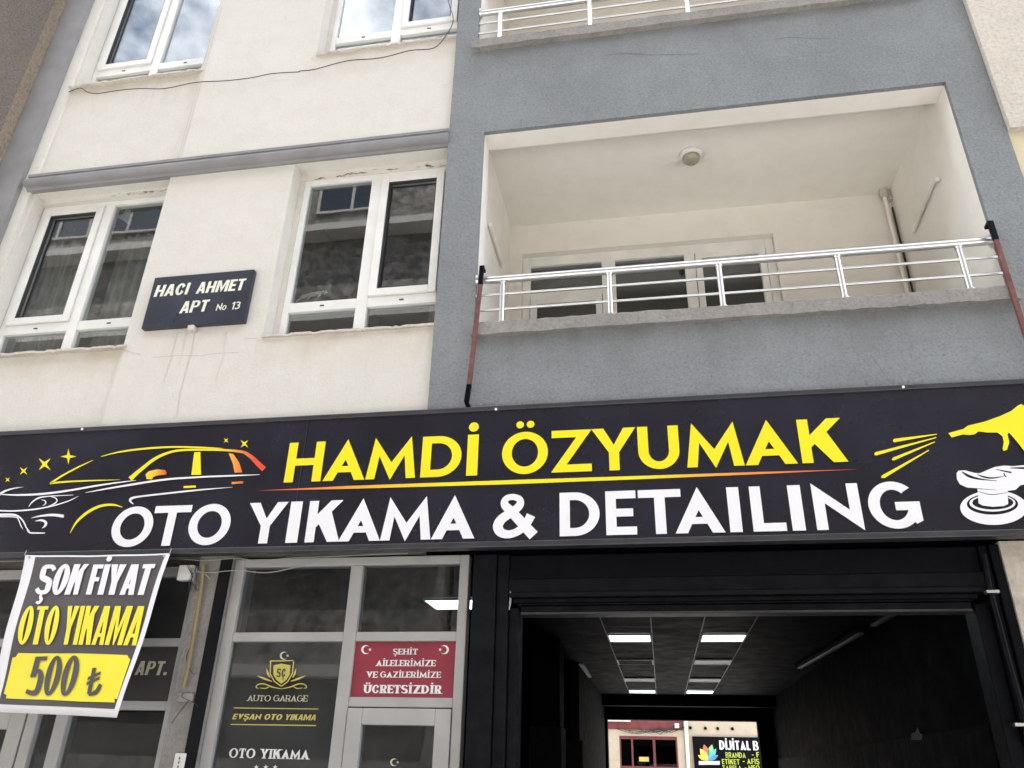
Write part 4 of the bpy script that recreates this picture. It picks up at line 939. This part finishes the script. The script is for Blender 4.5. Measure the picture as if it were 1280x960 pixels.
# wall between entrance and shopfront, with its pipes and wires
mesh_obj('ground_floor_pier', boxes((ex[3],fx[0],.0,.3,0,2.785)), M['grimewall'], B)
mesh_obj('ground_floor_pier', boxes((XP,ex[0],-.0,.3,0,2.785)), M['grimewall'], B)
mesh_obj('pier_edge', boxes((fx[0]-.07,fx[0]-.002,-.02,.06,0,2.739)), M['garage2'], B)
bm = bmesh.new(); P_ = lambda x, y, Y=-.03: at(*Z6([(x, y)])[0], Y=Y)
tube(bm, [P_(872,90), P_(868,150), P_(845,300), P_(818,470), P_(800,560), P_(786,615)], .012, 8)
tag(mesh_obj('gas_pipe', bm, M['pipe_yel'], smooth=True), 'yellow pipe running down the pier beside the apartment entrance', 'pipe')
jb = thing('junction_box', 'white junction box with a tangle of wires above the yellow pipe', 'junction box', P_(800,120))
a, b = P_(762,158), P_(838,92); mesh_obj('box_body', boxes((a.x,b.x,-.05,-.001,a.z,b.z)), M['white_plastic'], jb, bevel=.006)
rnd = random.Random(11); bm = bmesh.new()
for k in range(9):
    x0 = rnd.uniform(808,850); pts = [P_(x0+rnd.uniform(-12,12), 96+i*21+rnd.uniform(-8,8), -.055-rnd.uniform(0,.02)) for i in range(6)]
    tube(bm, [Vector(p) for p in catmull([tuple(p) for p in pts], 4)], .0014, 5)
mesh_obj('wire_tangle', bm, M['wire'], jb)
bm = bmesh.new()
a, b = P_(735,965), P_(798,897)
ic = thing('door_intercom', 'white door intercom plate with dark call buttons low on the pier', 'intercom', ((a.x+b.x)/2, 0, 1.45))
mesh_obj('plate', boxes((a.x,b.x-.002,-.022,-.001,1.40,b.z)), M['white_plastic'], ic, bevel=.003)
for k in range(7):
    z = b.z-.025-k*.021; mesh_obj('call_button', boxes((a.x+.03,b.x-.035,-.026,-.022,z-.006,z+.006)), M['wire'], ic)
def wires(lst, lab, mat='wire_grey', r=.0028):
    bm = bmesh.new()
    for l, Y in lst: tube(bm, [Vector(p) for p in catmull([tuple(at(x, y, Y=Y)) for x, y in l], 5)], r, 5)
    return tag(mesh_obj('wire', bm, M[mat], smooth=True), lab, 'wire')
wires([(ZS([(-60,30),(60,38),(200,28),(300,42),(420,28),(620,20),(800,12),(960,6)]), -.02)], 'grey wire strung along the top of the shopfront under the sign')
wires([(ZS([(-30,80),(60,92),(200,82),(330,92),(450,70),(600,26)]), -.03)], 'looser grey wire sagging below the other one at the shopfront head')
wires([(Z6([(700,110),(760,100),(860,120),(900,150)]), -.03)], 'short grey wire loop between the poster and the junction box')
wires([(Z6([(790,640),(780,655),(830,680),(850,700)]), -.03), (Z6([(810,670),(770,720),(735,770)]), -.03), (Z6([(830,430),(800,480),(815,540),(835,560)]), -.03)], 'thin dark wires at the foot of the yellow pipe', 'wire', .0022)
q = P_(790,655); tag(mesh_obj('cable_clamp', boxes((q.x-.05,q.x+.05,-.03,-.001,q.z-.03,q.z+.02)), M['grimewall'], bevel=.01), 'small grey cable clamp at the foot of the yellow pipe', 'clamp')

# ================================================================== GARAGE DOOR SURROUND
RS = thing('roller_shutter', 'black roller shutter housing and guide rails around the open garage doorway', 'shutter', (.45, 0, 0))
gx0, gx1 = -.745, 1.625
mesh_obj('guide_rail', boxes((-1.005,-.87,-.01,.2,0,2.735), (-.868,-.80,.01,.2,0,2.735), (-.798,gx0,.04,.2,0,2.44)), M['black_dust'], RS, bevel=.006)
mesh_obj('guide_rail', boxes((gx1,gx1+.07,.04,.2,0,2.44), (gx1+.072,gx1+.115,.01,.2,0,2.735), (gx1+.117,gx1+.162,-.01,.2,0,2.735)), M['black'], RS, bevel=.006)
mesh_obj('housing', boxes((-.80,gx1+.07,.03,.4,2.60,2.735)), M['black'], RS, bevel=.005)
mesh_obj('housing_cover', boxes((-.80,gx1+.07,.015,.4,2.515,2.597)), M['black_dust'], RS, bevel=.005)
mesh_obj('lintel_angle', boxes((-.79,gx1+.065,-.02,.3,2.488,2.512)), M['black_dust'], RS, bevel=.003)
mesh_obj('lintel_plate', boxes((-.775,gx1+.02,.02,.3,2.465,2.486), (-.75,gx1-.01,.035,.3,2.455,2.463)), M['black_dust'], RS, bevel=.003)
mesh_obj('bottom_bar', boxes((gx0+.01,gx1-.01,.05,.16,2.418,2.452)), M['black_dust'], RS, bevel=.005)
mesh_obj('bottom_lip', boxes((gx0+.012,gx1-.012,.045,.15,2.404,2.416)), M['trim'], RS)
bm = bmesh.new(); q = at(638,738,Y=.02); tube(bm, [q, q+Vector((.004,-.01,-.05)), q+Vector((-.002,-.01,-.11))], [.004,.007,.003], 6); mesh_obj('sealant_drip', bm, M['wire_grey'], RS)
# right pier of the ground floor: grimy plaster with broken tiles
mesh_obj('ground_floor_pier', boxes((gx1+.165,XR+.8,-.02,.3,0,2.745)), stucco('bare_plaster', (.52,.47,.40), (.27,.22,.17), 25, .8, .2, .25, .4), B)
mesh_obj('wall_tile', boxes((gx1+.20,gx1+.56,-.03,-.021,1.95,2.28), (gx1+.21,gx1+.56,-.03,-.021,1.6,1.94)), M['sillstone'], B, bevel=.003)
bm = bmesh.new(); tube(bm, [at(1229,692,Y=-.03), at(1237,735,Y=-.03), at(1262,830,Y=-.03), at(1290,930,Y=-.03)], .013, 10)
cp = tag(mesh_obj('conduit_pipe', bm, M['black'], smooth=True), 'black conduit running down the right post of the garage doorway', 'pipe')
for p in ((1240,740),(1276,906)):
    q = at(*p, Y=-.035); mesh_obj('pipe_clip', boxes((q.x-.03,q.x+.03,-.05,-.012,q.z-.007,q.z+.007)), M['steel'], cp)
for x in (fx[0]-.05, ): pass

# ================================================================== GARAGE INTERIOR
GZ = 3.33; GX0, GX1, GY1 = -2.6, 2.62, 16.2
rx0, rx1, rz = -1.24, 2.26, 2.85
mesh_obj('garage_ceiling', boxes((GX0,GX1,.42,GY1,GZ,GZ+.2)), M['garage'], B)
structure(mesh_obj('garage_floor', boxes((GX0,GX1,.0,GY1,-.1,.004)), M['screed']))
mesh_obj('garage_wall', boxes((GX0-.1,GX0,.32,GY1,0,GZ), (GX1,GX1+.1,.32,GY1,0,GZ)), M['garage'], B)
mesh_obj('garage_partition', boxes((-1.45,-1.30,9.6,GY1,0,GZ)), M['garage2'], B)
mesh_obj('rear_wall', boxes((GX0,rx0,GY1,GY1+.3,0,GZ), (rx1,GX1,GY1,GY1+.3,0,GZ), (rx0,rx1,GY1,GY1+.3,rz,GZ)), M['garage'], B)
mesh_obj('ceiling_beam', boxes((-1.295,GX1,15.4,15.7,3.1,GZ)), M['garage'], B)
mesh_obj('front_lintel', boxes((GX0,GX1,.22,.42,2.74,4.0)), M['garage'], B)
q0 = at(664,908,Y=7.0); q1 = at(700,908,Y=7.0)
mesh_obj('garage_column', boxes((q0.x,q1.x,7.0,7.5,0,GZ)), M['garage'], B)
mesh_obj('column_cladding', boxes((q0.x-.02,q1.x+.02,6.98,7.52,0,q0.z)), M['garage2'], B)
a = at(706,925,Y=8.5); b = at(728,925,Y=8.5); mesh_obj('wall_cabinet', boxes((a.x,b.x,8.5,9.2,0,a.z)), M['garage2'], B)
mesh_obj('wainscot', boxes((GX1-.02,GX1-.001,3.0,GY1,0,2.05)), M['garage2'], B)
def chip_x(X, l): 
    bm = bmesh.new(); bm.faces.new([bm.verts.new(at(x, y, X=X)) for x, y in l]); return bm
mesh_obj('bare_patch', chip_x(GX1-.024, [(1139,925),(1139,917),(1144,915),(1147,909),(1150,917),(1153,918),(1152,925)]), paint('bare_patch_plaster', (.10,.10,.095), .8), B)
a = at(1204,790,X=GX1-.03)
# ceiling grid lines running to the back, and cross joints
gl = bmesh.new()
for x in (-.64,-.035,.60,1.205): box(gl, x-.006, x+.006, .5, 15.39, GZ-.006, GZ-.001)
y = 1.2
for y in [1.2+k*1.2 for k in range(12)]:
    for a, b in ((-.634,-.041),(.606,1.199)): box(gl, a, b, y-.005, y+.005, GZ-.005, GZ-.001)
mesh_obj('ceiling_grid', gl, M['gline'], B)
def led(x, y, lit, lab, wd=.58, dp=.58):
    t = thing('ceiling_light', lab, 'light', (x, y, GZ), 'square panel lights in the garage ceiling')
    f = .02
    mesh_obj('frame', boxes((x-wd/2,x+wd/2,y-dp/2,y-dp/2+f,GZ-.03,GZ-.0065), (x-wd/2,x+wd/2,y+dp/2-f,y+dp/2,GZ-.03,GZ-.0065), (x-wd/2,x-wd/2+f,y-dp/2+f,y+dp/2-f,GZ-.03,GZ-.0065), (x+wd/2-f,x+wd/2,y-dp/2+f,y+dp/2-f,GZ-.03,GZ-.0065)), M['led_dim'], t)
    mesh_obj('diffuser', boxes((x-wd/2+f,x+wd/2-f,y-dp/2+f,y+dp/2-f,GZ-.024,GZ-.008)), M['led'] if lit == 2 else lit if not isinstance(lit, int) else M['led_dim'] if lit else M['garage'], t)
nth = ['nearest the street', 'second from the street', 'third from the street', 'farthest from the street']
st_ = ['brightly lit', 'unlit dark', 'dull unlit', 'brightly lit']
st2 = ['brightly lit', 'dull grey unlit', 'dull grey unlit', 'brightly lit']
for i, y in enumerate((6.85, 9.35, 12.0, 14.3)):
    led(-.337, y, (2, 0, 1, 2)[i], f'{st_[i]} ceiling panel in the left row, {nth[i]}')
    led(.903, y, (2, 1, 1, 2)[i], f'{st2[i]} ceiling panel in the right row, {nth[i]}')
q0, q1, q2 = at(532,747,Z=GZ), at(573,747,Z=GZ), at(573,759,Z=GZ)
led((q0.x+q1.x)/2+.14, (q0.y+q2.y)/2, 2, 'lit ceiling panel seen through the upper shop glass above the red notice', .72, .56)
led(.903, 4.55, 2, 'lit ceiling panel just inside the garage doorway, mostly hidden by the lintel')
def batten(p, q_, lab):
    t = thing('tube_light', lab, 'light', ((p.x+q_.x)/2, (p.y+q_.y)/2, GZ), 'tube lights on the right of the garage ceiling')
    d = (q_-p).normalized(); n_ = d.cross(Vector((0,0,1)))
    bm = bmesh.new(); bar(bm, p+Vector((0,0,-.03)), q_+Vector((0,0,-.03)), .11, .05, Vector((0,0,1))); mesh_obj('housing', bm, M['garage2'], t, bevel=.01)
    bm = bmesh.new(); bar(bm, p+d*.03+Vector((0,0,-.075)), q_-d*.03+Vector((0,0,-.075)), .075, .035, Vector((0,0,1))); mesh_obj('diffuser', bm, paint('unlit_tube_cover', (.22,.23,.22), .4), t, bevel=.012)
batten(at(998,829,Z=GZ), at(1076,783,Z=GZ), 'long unlit tube light fixed on the right of the garage ceiling')
batten(at(1089,774,Z=GZ), at(1130,750,Z=GZ), 'unlit tube light near the doorway, partly cut off by the lintel')
a, b = at(726,829,Z=GZ-.01), at(736,846,Z=GZ-.01)
bm = bmesh.new(); bar(bm, a, b, .10, .03, Vector((0,0,1))); tag(mesh_obj('tube_light', bm, M['led_dim']), 'narrow pale tube light above the left garage partition', 'light')

# ================================================================== NEIGHBOURS
NL = thing('brown_neighbour_building', 'brown pebbledash building at the left edge', 'building', (-9, 0, 0))
bm = bmesh.new(); box(bm, -18, XL-.003, -.165, 12, 0, 12.5)
for f in bm.faces:
    if f.calc_center_median().x > -6 : f.material_index = 1  # right return gets the lighter tone with the light painted in
mesh_obj('wall', bm, [M['brown'], M['brown_lit']], NL)
q = thing('pale_neighbour_building', 'pale pebbledash building with a yellow lower wall at the right edge', 'building', (6, 0, 0))
mesh_obj('upper_wall', boxes((XR+.003,14,-.075,12,5.47,12.0)), M['white_dash'], q)
mesh_obj('lower_wall', boxes((XR+.003,14,-.03,.31,2.75,5.468)), M['yellow_wall'], q)
mesh_obj('ground_floor_wall', boxes((XR+.803,14,-.01,12,0,2.748)), M['opplow'], q)

# opposite side of the street (seen mirrored in the glass)
def opposite(x0, x1, y, h, lab, wallm, slab, phase, blank=()):
    t = thing('opposite_building', lab, 'building', ((x0+x1)/2, y, 0), 'houses across the street, mirrored in the windows')
    mesh_obj('wall', boxes((x0,x1,y-9,y,3.2,h)), wallm, t); mesh_obj('ground_floor', boxes((x0,x1,y-9,y-.02,0,3.198)), M['opplow'], t)
    st = 2.75; nfl = int((h-3.2)/st)
    for fl in range(nfl):
        z = 3.2+fl*st
        mesh_obj('slab_band', boxes((x0,x1,y,y+.5,z+.02,z+.24)), slab, t)
        if fl in blank: continue
        x = x0+phase
        while x+2.2 < x1:
            f = mesh_obj('window', boxes((x,x+.07,y,y+.06,z+.95,z+2.45), (x+1.93,x+2.0,y,y+.06,z+.95,z+2.45), (x+.07,x+1.93,y,y+.06,z+2.38,z+2.45), (x+.07,x+1.93,y,y+.06,z+.95,z+1.02), (x+.96,x+1.04,y,y+.06,z+1.02,z+2.38)), M['oppslab'], t)
            mesh_obj('pane', boxes((x+.07,x+1.93,y+.01,y+.03,z+1.02,z+2.38)), paint('opposite_glass', (.03,.035,.04), .05, 0, .1), f)
            x += 2.25
    mesh_obj('roof', boxes((x0-.2,x1+.2,y-9.2,y+.45,h,h+.25)), slab, t)
opposite(-34, -4.2, -11.2, 18.2, 'dark brick apartment block across the street, left one', M['oppbrick'], M['oppslab'], .8, (0, 2, 3))
opposite(-4.1, 9.0, -11.6, 17.9, 'dark apartment block across the street, right one', M['oppbrick'], M['oppslab'], .5, (0, 2, 3))
opposite(9.1, 22, -11.2, 11.0, 'low dark apartment block across the street, end one', M['oppbrick'], M['oppslab'], .7)

# ================================================================== REAR STREET (through the garage)
RY = 25.0
RB = thing('rear_building', 'beige building with red shopfront seen through the rear garage opening', 'building', (0, RY, 0))
xs = at(853,905,Y=RY).x
mesh_obj('beige_wall', boxes((xs+.02,9,RY,RY+6,0,7), (-8,xs+.02,RY+.01,RY+6,3.9,7)), M['beige'], RB)
z1 = at(800,912,Y=RY).z; 
mesh_obj('red_fascia', boxes((-8,xs-.02,RY-.05,RY+.3,z1,3.9)), M['redshop'], RB)
a = at(774,920,Y=RY); b = at(846,920,Y=RY)
mesh_obj('shop_pier', boxes((-8,a.x-.35,RY,RY+.3,0,z1-.003), (a.x-.35,a.x,RY-.03,RY+.3,0,z1-.003), (b.x,xs+.018,RY-.03,RY+.3,0,z1-.003), (a.x,b.x,RY-.02,RY+.3,z1-.2,z1-.003)), M['beige'], RB)
zt = z1-.2; m1, m2 = a.x+(b.x-a.x)*.22, a.x+(b.x-a.x)*.6
sf = mesh_obj('red_window_frame', boxes((a.x,a.x+.05,RY+.02,RY+.12,0,zt), (b.x-.05,b.x,RY+.02,RY+.12,0,zt), (m1-.03,m1+.03,RY+.02,RY+.12,0,zt), (m2-.04,m2+.04,RY+.02,RY+.12,0,zt), (a.x,b.x,RY+.025,RY+.12,1.5,1.95), (a.x,b.x,RY+.025,RY+.12,zt-.1,zt)), M['redshop'], RB)
mesh_obj('pane', boxes((a.x,b.x,RY+.06,RY+.07,0,zt)), M['dusk_glass'], sf)
mesh_obj('back_room', boxes((-8,xs,RY+2,RY+2.1,0,3.9)), M['garage'], RB)
q = at(805,949,Y=RY+.05); mesh_obj('yellow_sticker', boxes((q.x-.16,q.x+.16,RY+.045,RY+.05,q.z-.07,q.z+.07)), M['gold'], sf)
q = at(777,899,Y=RY-.3); t = tag(mesh_obj('wall_lamp_tube', boxes((q.x-.5,q.x+.3,RY-.35,RY-.06,q.z-.07,q.z+.06)), M['white_plastic'], bevel=.02), 'white box on the red fascia across the rear street', 'lamp')
bm = bmesh.new(); tube(bm, [at(857,899,Y=RY-.1), at(858.5,925,Y=RY-.1), at(861,965,Y=RY-.1)], .06, 8)
tag(mesh_obj('rain_pipe', bm, M['white_plastic'], smooth=True), 'pale rain pipe between the red shop and the black print sign', 'pipe')
bm = bmesh.new()
for k in range(9):
    pts = [at(766+k*9+rnd.uniform(-6,6), 912+rnd.uniform(-3,3), Y=RY-.1), at(790+k*7, 914+rnd.uniform(-2,5), Y=RY-.12), at(820+k*5, 908+rnd.uniform(-3,5), Y=RY-.1)]
    tube(bm, pts, .012, 5)
tag(mesh_obj('wire', bm, M['wire']), 'loose dark wires over the red shopfront across the rear street', 'wire')
q = at(846,907,Y=RY-.05); tag(mesh_obj('wall_box', boxes((q.x-.07,q.x+.07,RY-.2,RY-.051,q.z-.08,q.z+.06)), M['white_plastic'], bevel=.01), 'small white box on the red fascia across the rear street', 'box')
Z7 = zf(580, 680, 3.428); Z8 = zf(900, 660, 3.2)
PS = thing('print_shop_sign', 'black print shop sign with a colourful petal mark across the rear street', 'sign', (2.2, RY, 1.7))
a = at(*Z7([(978,824)])[0], Y=RY-.1)
mesh_obj('panel', boxes((a.x,6.2,RY-.1,RY-.004,1.2,a.z)), M['black'], PS, bevel=.01)
ty = RY-.108
tw = lambda st, bl, br, tp, mat, **kw: text_wall('lettering', st, ty, bl, br, tp, mat, PS, **kw)
p8 = lambda x, y: Z8([(x, y)])[0]; p7 = lambda x, y: Z7([(x, y)])[0]
tw('DİJİTAL', p7(1096,882), p7(1228,882), p7(1098,842), M['wht'], s=.2, t=.15, gap=.09, wk=.8)
tw('B', p8(134,889), p8(155,889), p8(134,852), M['wht'], s=.2, t=.15)
tw('BRANDA', p7(1122,916), p7(1208,916), p7(1122,892), M['lime'], s=.2, t=.16, gap=.1)
tw('- F', p8(128,917), p8(158,917), p8(130,896), M['lime'], s=.2, t=.16, gap=.1)
tw('ETİKET', p7(1106,944), p7(1182,944), p7(1106,921), M['lime'], s=.2, t=.16, gap=.1)
tw('- AFİŞ', p8(92,944), p8(158,944), p8(94,922), M['lime'], s=.2, t=.16, gap=.1)
tw('TABELA', p7(1108,970), p7(1190,970), p7(1108,948), M['lime'], s=.2, t=.16, gap=.1)
tw('- NEO', p8(100,970), p8(160,970), p8(102,948), M['lime'], s=.2, t=.16, gap=.1)
cx, cy = 1046, 928
for ang, ln, m_ in ((-62,50,'petal_b'), (-34,62,'petal_c'), (62,50,'petal_e'), (34,62,'petal_d'), (-14,72,'petal_a'), (14,72,'petal_f')):
    ca, sa = math.sin(R_(ang)), -math.cos(R_(ang)); nx_, ny_ = -sa, ca
    l = [(cx+ca*ln*t_+nx_*w_*ln*.22, cy+sa*ln*t_+ny_*w_*ln*.22) for t_, w_ in ((0,0),(.25,.6),(.55,.95),(.8,.55),(1,0),(.8,-.55),(.55,-.95),(.25,-.6))]
    px_shape('petal_mark', [S100(Z7(l))], ty-.003*abs(ang)/14, M[m_], PS)
px_shape('mark_band', [S100(Z7([(1006,930),(1096,930),(1096,946),(1006,946)]))], ty-.02, M['led_dim'], PS)
for x, y in ((970,788),(1034,790),(1087,791),(1150,792)):
    q = at(*Z7([(x, y)])[0], Y=RY-.02); o = bmesh.new(); tube(o, [(q.x,RY-.06,q.z),(q.x,RY,q.z)], .05, 10); mesh_obj('bolt_hole', o, M['black'], RB)
